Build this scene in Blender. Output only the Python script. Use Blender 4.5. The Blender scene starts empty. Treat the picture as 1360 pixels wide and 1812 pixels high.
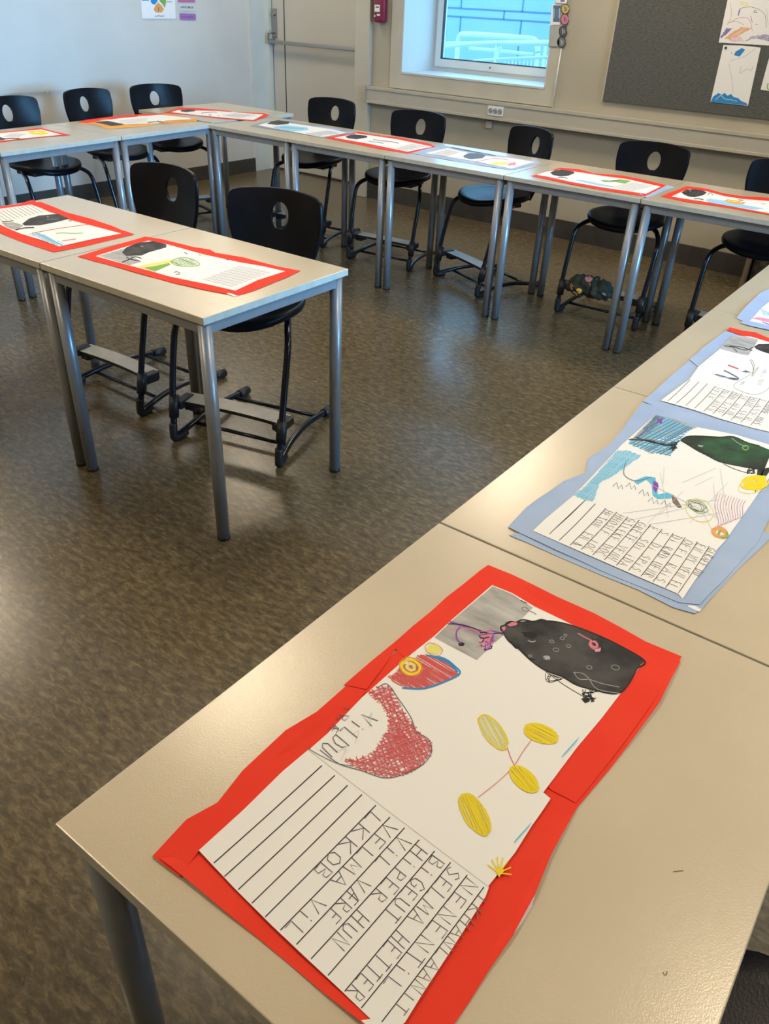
import bpy, bmesh, math, random
from mathutils import Vector, Matrix
random.seed(7)
PI = math.pi
sc = bpy.context.scene
col = sc.collection

# ------------------------------------------------------------------ camera
YAW, PITCH, ROLL, F, HC = 0.6294, -0.5854, 0.0482, 1382.5, 1.4184
H = 0.713                      # height of the table tops
def cam_axes():
    cy, sy, cp, sp = math.cos(YAW), math.sin(YAW), math.cos(PITCH), math.sin(PITCH)
    f = Vector((-sy*cp, cy*cp, sp)); r = Vector((cy, sy, 0)); u = r.cross(f)
    cr, sr = math.cos(ROLL), math.sin(ROLL)
    return r*cr + u*sr, -r*sr + u*cr, f
RT, UP, FW = cam_axes()
cam = bpy.data.cameras.new('camera'); cam_o = bpy.data.objects.new('camera', cam); col.objects.link(cam_o)
cam.sensor_fit = 'HORIZONTAL'; cam.sensor_width = 36.0; cam.lens = F/1360*36.0; cam.clip_start = 0.02; cam.clip_end = 200
m = Matrix((RT, UP, -FW)).transposed().to_4x4(); m.translation = Vector((0, 0, HC)); cam_o.matrix_world = m
sc.camera = cam_o
# a ray of the photograph met with a real plane of the room: the flat marks on sheets and walls are measured this way
def ray(u, w): return RT*((u-680)/F) + UP*(-(w-906)/F) + FW
def atZ(u, w, z=H):
    d = ray(u, w); k = (z-HC)/d.z; return Vector((0, 0, HC)) + d*k
def atY(u, w, y):
    d = ray(u, w); k = y/d.y; return Vector((0, 0, HC)) + d*k
def atX(u, w, x):
    d = ray(u, w); k = x/d.x; return Vector((0, 0, HC)) + d*k

# ------------------------------------------------------------------ exposure, world, lights
sc.view_settings.view_transform = 'Standard'; sc.view_settings.look = 'None'
sc.view_settings.gamma = 1.0; sc.view_settings.use_curve_mapping = False
sc.view_settings.exposure = 0.0
world = bpy.data.worlds.new('sky'); sc.world = world; world.use_nodes = True
bg = world.node_tree.nodes['Background']; bg.inputs[0].default_value = (0.24, 0.60, 1.0, 1); bg.inputs[1].default_value = 5.6
def area(name, loc, rot, sx, sy, power, color, portal=False, spread=180):
    l = bpy.data.lights.new(name, 'AREA'); l.shape = 'RECTANGLE'; l.size = sx; l.size_y = sy; l.energy = power; l.color = color; l.spread = math.radians(spread)
    if portal: l.cycles.is_portal = True
    o = bpy.data.objects.new(name, l); o.location = loc; o.rotation_euler = rot; col.objects.link(o); return o
XL, XR, YB, YW, YD, ZC = -5.66, 2.7, -2.6, 5.40, 5.72, 2.75      # room shell
YG = 5.80                                                        # window frame plane
# daylight enters through the windows of the right-hand wall and the window wall
area('window_portal', (-3.36, YG+0.1, 1.6), (-PI/2, 0, 0), 1.2, 1.35, 1, (1, 1, 1), True)
area('daylight_right_wall', (XR+0.05, 2.75, 1.55), (0, PI/2, 0), 1.2, 1.6, 76, (0.19, 0.54, 1.0), spread=58)
LAMPS = [(0.5, 1.55), (0.5, 4.3), (-2.1, -0.9), (-2.1, 1.75), (-2.1, 4.3), (-5.2, -0.9), (-5.2, 1.75), (-5.1, 4.6)]  # the last one, far-left corner, is added to brighten the left wall
LAMP_W = 24.5

# ------------------------------------------------------------------ materials
MAT = {}
def mat(name, c, rough=0.5, metal=0.0, coat=0.0, spec=0.5, emit=None):
    if name in MAT: return MAT[name]
    m = bpy.data.materials.new(name); m.use_nodes = True; b = m.node_tree.nodes['Principled BSDF']
    b.inputs['Base Color'].default_value = (*c, 1); b.inputs['Roughness'].default_value = rough
    b.inputs['Metallic'].default_value = metal; b.inputs['Coat Weight'].default_value = coat
    b.inputs['Specular IOR Level'].default_value = spec
    if emit: b.inputs['Emission Color'].default_value = (*emit[:3], 1); b.inputs['Emission Strength'].default_value = emit[3]
    MAT[name] = m; return m
def noisy(name, c1, c2, scale=8, rough=0.5, detail=4, mapscale=(1, 1, 1), bump=0.0, bscale=None, metal=0.0, lo=0.35, hi=0.65, coat=0.0):
    m = mat(name, c1, rough, metal, coat); nt = m.node_tree; b = nt.nodes['Principled BSDF']
    tc = nt.nodes.new('ShaderNodeTexCoord'); mp = nt.nodes.new('ShaderNodeMapping'); mp.inputs['Scale'].default_value = mapscale
    n = nt.nodes.new('ShaderNodeTexNoise'); n.inputs['Scale'].default_value = scale; n.inputs['Detail'].default_value = detail
    r = nt.nodes.new('ShaderNodeValToRGB'); r.color_ramp.elements[0].color = (*c1, 1); r.color_ramp.elements[1].color = (*c2, 1)
    r.color_ramp.elements[0].position = lo; r.color_ramp.elements[1].position = hi
    nt.links.new(tc.outputs['Object'], mp.inputs[0]); nt.links.new(mp.outputs[0], n.inputs['Vector'])
    nt.links.new(n.outputs['Fac'], r.inputs[0]); nt.links.new(r.outputs[0], b.inputs['Base Color'])
    if bump:
        n2 = nt.nodes.new('ShaderNodeTexNoise'); n2.inputs['Scale'].default_value = bscale or scale*6; n2.inputs['Detail'].default_value = 2
        bp = nt.nodes.new('ShaderNodeBump'); bp.inputs['Strength'].default_value = bump; bp.inputs['Distance'].default_value = 0.002
        nt.links.new(mp.outputs[0], n2.inputs['Vector']); nt.links.new(n2.outputs['Fac'], bp.inputs['Height']); nt.links.new(bp.outputs[0], b.inputs['Normal'])
    return m
def floor_material():
    m = mat('linoleum', (0.1, 0.08, 0.05), 0.30); nt = m.node_tree; b = nt.nodes['Principled BSDF']; L = nt.links
    tc = nt.nodes.new('ShaderNodeTexCoord')
    def noise(ms, sc_, det, dist=0.0):
        mp = nt.nodes.new('ShaderNodeMapping'); mp.inputs['Scale'].default_value = ms
        n = nt.nodes.new('ShaderNodeTexNoise'); n.inputs['Scale'].default_value = sc_; n.inputs['Detail'].default_value = det; n.inputs['Distortion'].default_value = dist
        n.inputs['Roughness'].default_value = 0.65
        L.new(tc.outputs['Object'], mp.inputs[0]); L.new(mp.outputs[0], n.inputs['Vector']); return n
    def ramp(src, stops):
        r = nt.nodes.new('ShaderNodeValToRGB'); e = r.color_ramp.elements
        e[0].position, e[0].color = stops[0][0], (*stops[0][1], 1); e[1].position, e[1].color = stops[-1][0], (*stops[-1][1], 1)
        for p, c in stops[1:-1]:
            k = e.new(p); k.color = (*c, 1)
        L.new(src.outputs['Fac'], r.inputs[0]); return r
    a = ramp(noise((0.8, 2.0, 1), 34, 8, 0.5), [(0.30, (0.056, 0.043, 0.022)), (0.5, (0.106, 0.081, 0.042)), (0.68, (0.205, 0.158, 0.085))])
    f = ramp(noise((1, 2.6, 1), 60, 4, 0.8), [(0.60, (0, 0, 0)), (0.74, (1, 1, 1))])
    g = ramp(noise((1, 2.0, 1), 55, 4, 0.6), [(0.30, (1, 1, 1)), (0.42, (0, 0, 0))])
    m1 = nt.nodes.new('ShaderNodeMix'); m1.data_type = 'RGBA'; m1.inputs['B'].default_value = (0.26, 0.20, 0.105, 1)
    sc1 = nt.nodes.new('ShaderNodeMath'); sc1.operation = 'MULTIPLY'; sc1.inputs[1].default_value = 0.6
    L.new(f.outputs[0], sc1.inputs[0]); L.new(sc1.outputs[0], m1.inputs['Factor']); L.new(a.outputs[0], m1.inputs['A'])
    m2 = nt.nodes.new('ShaderNodeMix'); m2.data_type = 'RGBA'; m2.inputs['B'].default_value = (0.04, 0.032, 0.026, 1)
    sc2 = nt.nodes.new('ShaderNodeMath'); sc2.operation = 'MULTIPLY'; sc2.inputs[1].default_value = 0.55
    L.new(g.outputs[0], sc2.inputs[0]); L.new(sc2.outputs[0], m2.inputs['Factor']); L.new(m1.outputs['Result'], m2.inputs['A'])
    L.new(m2.outputs['Result'], b.inputs['Base Color'])
    n = noise((1, 1, 1), 3, 3); rr = nt.nodes.new('ShaderNodeMapRange'); rr.inputs['To Min'].default_value = 0.22; rr.inputs['To Max'].default_value = 0.30; b.inputs['Specular IOR Level'].default_value = 0.6
    L.new(n.outputs['Fac'], rr.inputs['Value']); L.new(rr.outputs[0], b.inputs['Roughness'])
    n2 = noise((1, 1, 1), 60, 2); bp = nt.nodes.new('ShaderNodeBump'); bp.inputs['Strength'].default_value = 0.12; bp.inputs['Distance'].default_value = 0.002
    L.new(n2.outputs['Fac'], bp.inputs['Height']); L.new(bp.outputs[0], b.inputs['Normal'])
    return m
M_floor = floor_material()
M_wall = noisy('wall_paint', (0.42, 0.375, 0.28), (0.455, 0.41, 0.31), 3, 0.6, bump=0.08, bscale=120)
M_wall_left = noisy('white_wall_board', (0.63, 0.61, 0.55), (0.68, 0.66, 0.60), 2.2, 0.38, bump=0.03, bscale=60)
M_ceiling = mat('ceiling_white', (0.70, 0.67, 0.60), 0.9)
M_trim = noisy('cream_paint', (0.50, 0.465, 0.37), (0.545, 0.51, 0.41), 5, 0.42)
M_trunk = noisy('trunking_enamel', (0.47, 0.435, 0.35), (0.50, 0.465, 0.375), 4, 0.4)
M_door = noisy('door_paint', (0.54, 0.535, 0.49), (0.57, 0.565, 0.52), 2, 0.42)
M_base = noisy('dark_skirting', (0.045, 0.04, 0.036), (0.06, 0.053, 0.046), 12, 0.5)
M_white = mat('white_gloss', (0.80, 0.82, 0.80), 0.3)
M_frame = mat('window_frame_white', (0.78, 0.82, 0.80), 0.35)
M_seal = mat('window_seal', (0.03, 0.035, 0.04), 0.6)
M_felt = noisy('felt_board', (0.075, 0.078, 0.070), (0.125, 0.125, 0.113), 130, 0.95, mapscale=(0.4, 1, 1.6), bump=0.3, bscale=300)
M_top = noisy('table_laminate', (0.575, 0.485, 0.335), (0.615, 0.52, 0.365), 5, 0.36, bump=0.08, bscale=650)
_b = M_top.node_tree.nodes['Principled BSDF']; _b.inputs['Coat Weight'].default_value = 0.65; _b.inputs['Coat Roughness'].default_value = 0.17; M_top.node_tree.links.new(M_top.node_tree.nodes['Bump'].outputs[0], _b.inputs['Coat Normal'])
M_top.node_tree.nodes['Principled BSDF'].inputs['Specular IOR Level'].default_value = 0.5
M_edge = noisy('table_edge', (0.50, 0.47, 0.39), (0.56, 0.53, 0.44), 30, 0.5)
M_metal = noisy('silver_grey_enamel', (0.27, 0.285, 0.30), (0.30, 0.315, 0.33), 20, 0.33, metal=0.35)
M_black = mat('black_plastic', (0.012, 0.012, 0.014), 0.45)
M_shell = noisy('black_shell', (0.004, 0.0045, 0.006), (0.007, 0.0075, 0.010), 6, 0.36, bump=0.12, bscale=300); M_shell.node_tree.nodes['Principled BSDF'].inputs['Specular IOR Level'].default_value = 0.14
M_tube = mat('navy_black_tube', (0.010, 0.012, 0.020), 0.22, 0.2)
M_foot = noisy('footrest_grey', (0.42, 0.41, 0.37), (0.50, 0.49, 0.44), 30, 0.4)
M_steel = mat('brushed_steel', (0.42, 0.40, 0.36), 0.32, 0.9)
M_glass = None
def glass_material():
    m = bpy.data.materials.new('window_glass'); m.use_nodes = True; nt = m.node_tree; nt.nodes.clear()
    o = nt.nodes.new('ShaderNodeOutputMaterial'); t = nt.nodes.new('ShaderNodeBsdfTransparent'); g = nt.nodes.new('ShaderNodeBsdfGlossy')
    t.inputs[0].default_value = (0.93, 0.97, 0.98, 1); g.inputs['Roughness'].default_value = 0.02
    x = nt.nodes.new('ShaderNodeMixShader'); x.inputs[0].default_value = 0.06
    nt.links.new(t.outputs[0], x.inputs[1]); nt.links.new(g.outputs[0], x.inputs[2]); nt.links.new(x.outputs[0], o.inputs[0]); return m
M_glass = glass_material()

# ------------------------------------------------------------------ helpers
def link(name, bm, mats, parent=None, smooth=False, loc=None):
    me = bpy.data.meshes.new(name); bm.normal_update(); bm.to_mesh(me); bm.free()
    for mm in (mats if isinstance(mats, (list, tuple)) else [mats]): me.materials.append(mm)
    if smooth:
        for p in me.polygons: p.use_smooth = True
    o = bpy.data.objects.new(name, me); col.objects.link(o)
    if loc is not None: o.location = loc
    if parent: o.parent = parent
    return o
def thing(name, label, cat, loc=(0, 0, 0), rz=0.0, group=None):
    o = bpy.data.objects.new(name, None); o.empty_display_size = 0.1; col.objects.link(o)
    o.location = loc; o.rotation_euler = (0, 0, rz); tag(o, label, cat, group); return o
def tag(o, label, cat, group=None):
    o['label'] = label; o['category'] = cat
    if group: o['group'] = group
    return o
def struct(o): o['kind'] = 'structure'; return o
def copy_tree(o, parent=None):
    c = o.copy(); col.objects.link(c); c.parent = parent
    for ch in list(o.children): copy_tree(ch, c)
    return c
def box(bm, x0, x1, y0, y1, z0, z1, mi=0, bevel=0.0):
    vs = [bm.verts.new((x, y, z)) for x in (x0, x1) for y in (y0, y1) for z in (z0, z1)]
    fs = [bm.faces.new([vs[i] for i in q]) for q in ((0, 1, 3, 2), (4, 6, 7, 5), (0, 4, 5, 1), (2, 3, 7, 6), (0, 2, 6, 4), (1, 5, 7, 3))]
    for f in fs: f.material_index = mi
    if bevel:
        es = list({e for f in fs for e in f.edges}); bmesh.ops.bevel(bm, geom=es, offset=bevel, segments=2, affect='EDGES', profile=0.5)
def B(*a, **k): bm = bmesh.new(); box(bm, *a, **k); return bm
def smooth_path(pts, n=6):
    P = [Vector(p) for p in pts]; out = []
    for i in range(len(P)-1):
        p0 = P[max(i-1, 0)]; p1 = P[i]; p2 = P[i+1]; p3 = P[min(i+2, len(P)-1)]
        for k in range(n):
            t = k/n
            out.append(0.5*((2*p1) + (p2-p0)*t + (2*p0-5*p1+4*p2-p3)*t*t + (-p0+3*p1-3*p2+p3)*t**3))
    out.append(P[-1]); return out
def tube(bm, pts, r, seg=12, mi=0):
    P = [Vector(p) for p in pts]; rings = []
    t = (P[1]-P[0]).normalized(); a = t.orthogonal().normalized()
    for i, p in enumerate(P):
        t = ((P[min(i+1, len(P)-1)]-P[max(i-1, 0)])).normalized()
        a = (a - t*a.dot(t)).normalized(); b = t.cross(a)
        rr = r[i] if isinstance(r, (list, tuple)) else r
        rings.append([bm.verts.new(p + (a*math.cos(2*PI*k/seg) + b*math.sin(2*PI*k/seg))*rr) for k in range(seg)])
    for i in range(len(rings)-1):
        for k in range(seg):
            f = bm.faces.new((rings[i][k], rings[i][(k+1) % seg], rings[i+1][(k+1) % seg], rings[i+1][k])); f.material_index = mi; f.smooth = True
    for rg, rev in ((rings[0], True), (rings[-1], False)):
        f = bm.faces.new(rg[::-1] if rev else rg); f.material_index = mi
def T(*a, **k): bm = bmesh.new(); tube(bm, *a, **k); return bm

# ------------------------------------------------------------------ room shell
def wall_y(y0, y1, x0, x1, holes):
    bm = bmesh.new(); x = x0
    for (hx0, hx1, hz0, hz1) in sorted(holes):
        if hx0 > x: box(bm, x, hx0, y0, y1, 0, ZC)
        if hz0 > 0: box(bm, hx0, hx1, y0, y1, 0, hz0)
        box(bm, hx0, hx1, y0, y1, hz1, ZC); x = hx1
    box(bm, x, x1, y0, y1, 0, ZC); return bm
WX0, WX1, WZ0, WZ1 = -3.97, -2.765, 0.925, 2.25      # window opening seen in the photograph
struct(link('floor', B(XL-0.2, XR+0.2, YB-0.2, YD+0.25, -0.1, 0.0), M_floor))
struct(link('ceiling', B(XL-0.2, XR+0.2, YB-0.2, YD+0.25, ZC, ZC+0.1), M_ceiling))
struct(link('wall_back', wall_y(YW, YG+0.12, -4.26, XR+0.2, [(WX0, WX1, WZ0, WZ1)]), M_wall))
struct(link('wall_left', B(XL-0.2, XL, YB-0.2, YD+0.25, 0, ZC), M_wall_left))
struct(link('wall_front', B(XL-0.2, XR+0.2, YB-0.2, YB, 0, ZC), M_wall))
bm = bmesh.new()                                     # right wall with a long band of windows
for a, b_, c, d in ((YB, 1.9, 0, ZC), (3.6, YW, 0, ZC), (1.9, 3.6, 0, 0.92), (1.9, 3.6, 2.18, ZC)): box(bm, XR, XR+0.2, a, b_, c, d)
struct(link('wall_right', bm, M_wall))
bm = bmesh.new()
for y in (1.9, 2.72, 3.54): box(bm, XR+0.02, XR+0.08, y, y+0.06, 0.92, 2.18)
for z in (0.92, 2.12): box(bm, XR+0.02, XR+0.08, 1.9, 3.6, z, z+0.06)
struct(link('window_2', bm, M_frame))
# wall around the door recess (door sits deeper than the window wall)
bm = bmesh.new(); box(bm, XL, -4.26, YD+0.06, YD+0.14, 2.1, ZC); box(bm, XL, XL+0.02, YD+0.06, YD+0.14, 0, 2.1); box(bm, XL, -4.26, YD+0.14, YD+0.25, 0, ZC)
struct(link('wall_door_side', bm, M_wall))
# door lining: left panel of the recess, post on the right, head
bm = bmesh.new(); box(bm, XL, XL+0.012, 5.478, YD, 0.0, 2.3); box(bm, XL+0.012, XL+0.020, 5.478, 5.50, 0, 2.3); box(bm, XL+0.012, XL+0.045, YD-0.045, YD, 0.0, 2.3)
struct(link('trim_1', bm, noisy('lining_paint', (0.62, 0.65, 0.60), (0.68, 0.71, 0.66), 4, 0.42)))
bm = bmesh.new(); box(bm, -4.40, -4.26, YW-0.035, YD, 0, 2.3, bevel=0.004); box(bm, -4.43, -4.395, YW+0.02, YD, 0, 2.3)
struct(link('trim_2', bm, M_trim))
bm = bmesh.new(); box(bm, XL+0.045, -4.43, YD-0.045, YD+0.05, 2.1, 2.2)
struct(link('trim_3', bm, M_trim))
# door leaf
door = struct(link('door_1', B(XL+0.05, -4.44, YD, YD+0.05, 0.015, 2.1), M_door))
xs = -5.47
d = struct(link('trim_4', B(xs-0.004, xs+0.004, YD-0.003, YD+0.001, 0.015, 2.1), M_seal))
d = struct(link('trim_5', B(XL+0.045, -4.43, YD-0.006, YD+0.05, 0.0, 0.014), M_seal))
bar = link('push_bar', B(XL+0.05, -4.47, YD-0.075, YD-0.045, 1.018, 1.046, bevel=0.006), M_steel, door)
bm = bmesh.new(); box(bm, -5.625, -5.585, YD-0.055, YD, 1.012, 1.05); box(bm, -4.51, -4.47, YD-0.055, YD, 1.012, 1.05)
link('bar_bracket', bm, M_steel, bar)
bm = bmesh.new(); box(bm, -5.61, -5.555, YD-0.012, YD, 1.06, 1.275, bevel=0.003)
lk = link('lock_plate', bm, M_steel, door)
link('lock_cylinder', T([(-5.58, YD-0.012, 1.235), (-5.58, YD-0.03, 1.235)], 0.016, 16), M_steel, lk)
link('lever', T(smooth_path([(-5.59, YD-0.012, 1.10), (-5.59, YD-0.06, 1.10), (-5.60, YD-0.065, 1.085), (-5.605, YD-0.065, 1.05)]), 0.011, 10), M_steel, lk)

# skirtings
struct(link('baseboard_back', B(-4.26, XR, YW-0.014, YW, 0, 0.125), M_base))
struct(link('baseboard_left', B(XL, XL+0.014, YB, 5.476, 0, 0.112), M_base))
struct(link('baseboard_right', B(XR-0.014, XR, YB, YW, 0, 0.11), M_base))
# pale board let into the left wall, its lower edge shows as a thin line
bm = bmesh.new(); box(bm, XL, XL+0.006, 1.2, 4.02, 0.748, 2.25); box(bm, XL+0.002, XL+0.010, 3.485, 3.491, 0.735, 0.765); box(bm, XL+0.002, XL+0.010, 3.515, 3.521, 0.735, 0.765)
struct(link('trim_6', bm, M_wall_left))

# window casing: board round the opening, reveal, sill, sash
bm = bmesh.new(); cx0, cx1 = -4.075, -2.69
box(bm, cx0, WX0, YW-0.008, YW, 0.825, 2.4); box(bm, WX1, cx1, YW-0.008, YW, 0.825, 2.4)
box(bm, WX0, WX1, YW-0.008, YW, 0.825, WZ0); box(bm, WX0, WX1, YW-0.008, YW, WZ1, 2.4)
struct(link('trim_7', bm, M_trim))
M_reveal = mat('reveal_white', (0.60, 0.64, 0.64), 0.45)
win = struct(link('window_1', B(WX0, WX1, YW-0.012, YG, WZ0-0.0, WZ0+0.012), M_reveal))
bm = bmesh.new(); box(bm, WX0, WX0+0.008, YW-0.010, YG, WZ0, WZ1); box(bm, WX1-0.008, WX1, YW-0.010, YG, WZ0, WZ1); box(bm, WX0, WX1, YW-0.010, YG, WZ1-0.008, WZ1)
link('reveal', bm, M_reveal, win)
bm = bmesh.new(); fz = WZ0+0.012
box(bm, WX0, WX1, YG-0.003, YG+0.07, fz, fz+0.034); box(bm, WX0, WX0+0.044, YG-0.004, YG+0.07, fz, WZ1); box(bm, WX1-0.044, WX1, YG-0.004, YG+0.07, fz, WZ1); box(bm, WX0, WX1, YG, YG+0.07, WZ1-0.03, WZ1)
link('window_frame', bm, M_frame, win)
bm = bmesh.new()
box(bm, WX0+0.080, WX1-0.080, YG-0.0215, YG+0.029, fz+0.0265, fz+0.082, bevel=0.003)
box(bm, WX0+0.032, WX0+0.088, YG-0.022, YG+0.03, fz+0.026, WZ1-0.03, bevel=0.004); box(bm, WX1-0.088, WX1-0.032, YG-0.022, YG+0.03, fz+0.026, WZ1-0.03, bevel=0.004)
box(bm, WX0+0.080, WX1-0.080, YG-0.0215, YG+0.029, WZ1-0.09, WZ1-0.031, bevel=0.003)
sash = link('sash', bm, M_frame, win)
bm = bmesh.new(); box(bm, WX0+0.088, WX0+0.094, YG-0.024, YG, fz+0.082, WZ1-0.09); box(bm, WX0+0.088, WX1-0.088, YG-0.024, YG, fz+0.082, fz+0.088)
link('glazing_seal', bm, M_seal, sash)
link('pane', B(WX0+0.08, WX1-0.08, YG, YG+0.004, fz+0.075, WZ1-0.08), M_glass, sash)
c = atY(825+42, 123, YG-0.03)
bm = B(c.x-0.02, c.x+0.02, YG-0.028, YG-0.022, fz+0.040, fz+0.066); lk = link('sash_lock', bm, M_white, sash)
link('lock_hole', T([(c.x-0.004, YG-0.030, fz+0.053), (c.x-0.004, YG-0.027, fz+0.053)], 0.006, 12), M_seal, lk)
# white cord down the casing edge
cord = tag(link('cord', T([(-2.688, YW-0.012, 0.822), (-2.686, YW-0.012, 1.0), (-2.682, YW-0.012, 1.165)], 0.004, 8), M_white), 'thin white cable running down the wall right of the window', 'cable')

# cable trunking along the window wall
bm = bmesh.new(); TY = YW-0.065; TX0, TX1 = -4.255, 2.6
box(bm, TX0, TX1, TY, YW-0.002, 0.712, 0.818, bevel=0.003); box(bm, TX0, TX1, TY-0.006, TY, 0.706, 0.724, bevel=0.002); box(bm, TX0, TX1, TY-0.006, TY, 0.800, 0.822, bevel=0.002)
trunk = tag(link('cable_trunking', bm, M_trunk), 'long cream cable trunking along the wall under the window and pinboard', 'trunking')
link('end_cap', B(TX0-0.004, TX0+0.006, TY-0.008, YW-0.001, 0.704, 0.824), mat('trunk_cap_dark', (0.35, 0.33, 0.28), 0.5), trunk)  # end cap in a darker tone than the trunking
# triple socket
s = thing('power_socket', 'triple white power socket on the cable trunking below the window', 'socket', (-3.09, TY, 0.764))
link('plate', B(-0.062, 0.062, -0.007, 0, -0.030, 0.030, bevel=0.002), M_white, s)
for k in (-0.038, 0, 0.038):
    bm = T([(k, -0.0065, 0), (k, -0.010, 0)], 0.017, 20); o = link('socket_face', bm, mat('socket_grey', (0.35, 0.35, 0.34), 0.5), s)
    bm = bmesh.new(); tube(bm, [(k-0.008, -0.0095, 0.004), (k-0.008, -0.0115, 0.004)], 0.0035, 8); tube(bm, [(k+0.008, -0.0095, -0.004), (k+0.008, -0.0115, -0.004)], 0.0035, 8)
    link('socket_hole', bm, M_seal, o)
s = thing('junction_box', 'small pale junction box on the wall below the triple socket', 'socket', (-3.165, YW, 0.665))
link('housing', B(-0.022, 0.022, -0.02, 0, -0.024, 0.024, bevel=0.003), M_trim, s)
link('cable_stub', T([(0.012, -0.012, 0.024), (0.016, -0.014, 0.05)], 0.005, 8), M_trim, s)

# felt pinboard and its drawings
pb = thing('pinboard', 'large dark grey felt pinboard on the wall right of the window', 'pinboard', (-1.2, YW-0.002, 1.5))
link('felt', B(-1.135, 1.2, -0.016, 0, -0.603, 0.75), M_felt, pb)
link('edge_strip', B(-1.142, -1.135, -0.017, 0, -0.605, 0.75), mat('strip', (0.5, 0.48, 0.42), 0.5), pb)

# ------------------------------------------------------------------ flat sheets: outlines, fills, pencil strokes
PAPER = mat('paper', (0.87, 0.86, 0.83), 0.75)
RED = noisy('red_card', (0.84, 0.040, 0.015), (0.88, 0.050, 0.020), 9, 0.7)
BLUE = noisy('blue_card', (0.35, 0.46, 0.66), (0.40, 0.51, 0.71), 9, 0.7)
ORANGE = noisy('orange_card', (0.85, 0.32, 0.04), (0.9, 0.42, 0.07), 9, 0.7)
for _m in (RED, BLUE, ORANGE): _m.node_tree.nodes['Principled BSDF'].inputs['Specular IOR Level'].default_value = 0.25
def ink(name, c, r=0.8): return mat('ink_'+name, c, r)
INK = dict(line=ink('line', (0.03, 0.03, 0.04)), pen=ink('pen', (0.10, 0.10, 0.12)), brown=ink('brown', (0.20, 0.15, 0.12)),
    dark=noisy('ink_dark', (0.012, 0.012, 0.012), (0.065, 0.062, 0.06), 26, 0.7), grey=noisy('ink_grey', (0.24, 0.24, 0.23), (0.56, 0.55, 0.52), 22, 0.8, lo=0.2, hi=0.75, mapscale=(1, 3, 1)),
    black=ink('black', (0.01, 0.01, 0.01)), pale=ink('pale', (0.42, 0.42, 0.41)), red=ink('red', (0.66, 0.09, 0.09)), rose=ink('rose', (0.70, 0.20, 0.28)), yellow=ink('yellow', (0.86, 0.68, 0.012)),
    lemon=ink('lemon', (0.80, 0.74, 0.22)), blue=ink('blue', (0.03, 0.25, 0.60)), sky=ink('sky', (0.12, 0.50, 0.72)), green=noisy('ink_green', (0.012, 0.022, 0.014), (0.02, 0.10, 0.035), 20, 0.7, lo=0.4, hi=0.65),
    leaf=ink('leaf', (0.22, 0.42, 0.10)), purple=ink('purple', (0.25, 0.06, 0.40)), violet=ink('violet', (0.22, 0.18, 0.42)), orange=ink('orange', (0.80, 0.36, 0.10)), pink=ink('pink', (0.75, 0.30, 0.42)), faint=ink('faint', (0.58, 0.57, 0.56)),
    tint=ink('tint', (0.70, 0.72, 0.80)), skyp=ink('skyp', (0.35, 0.62, 0.80)), slate=ink('slate', (0.12, 0.17, 0.25)))
INKN = list(INK)
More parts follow.
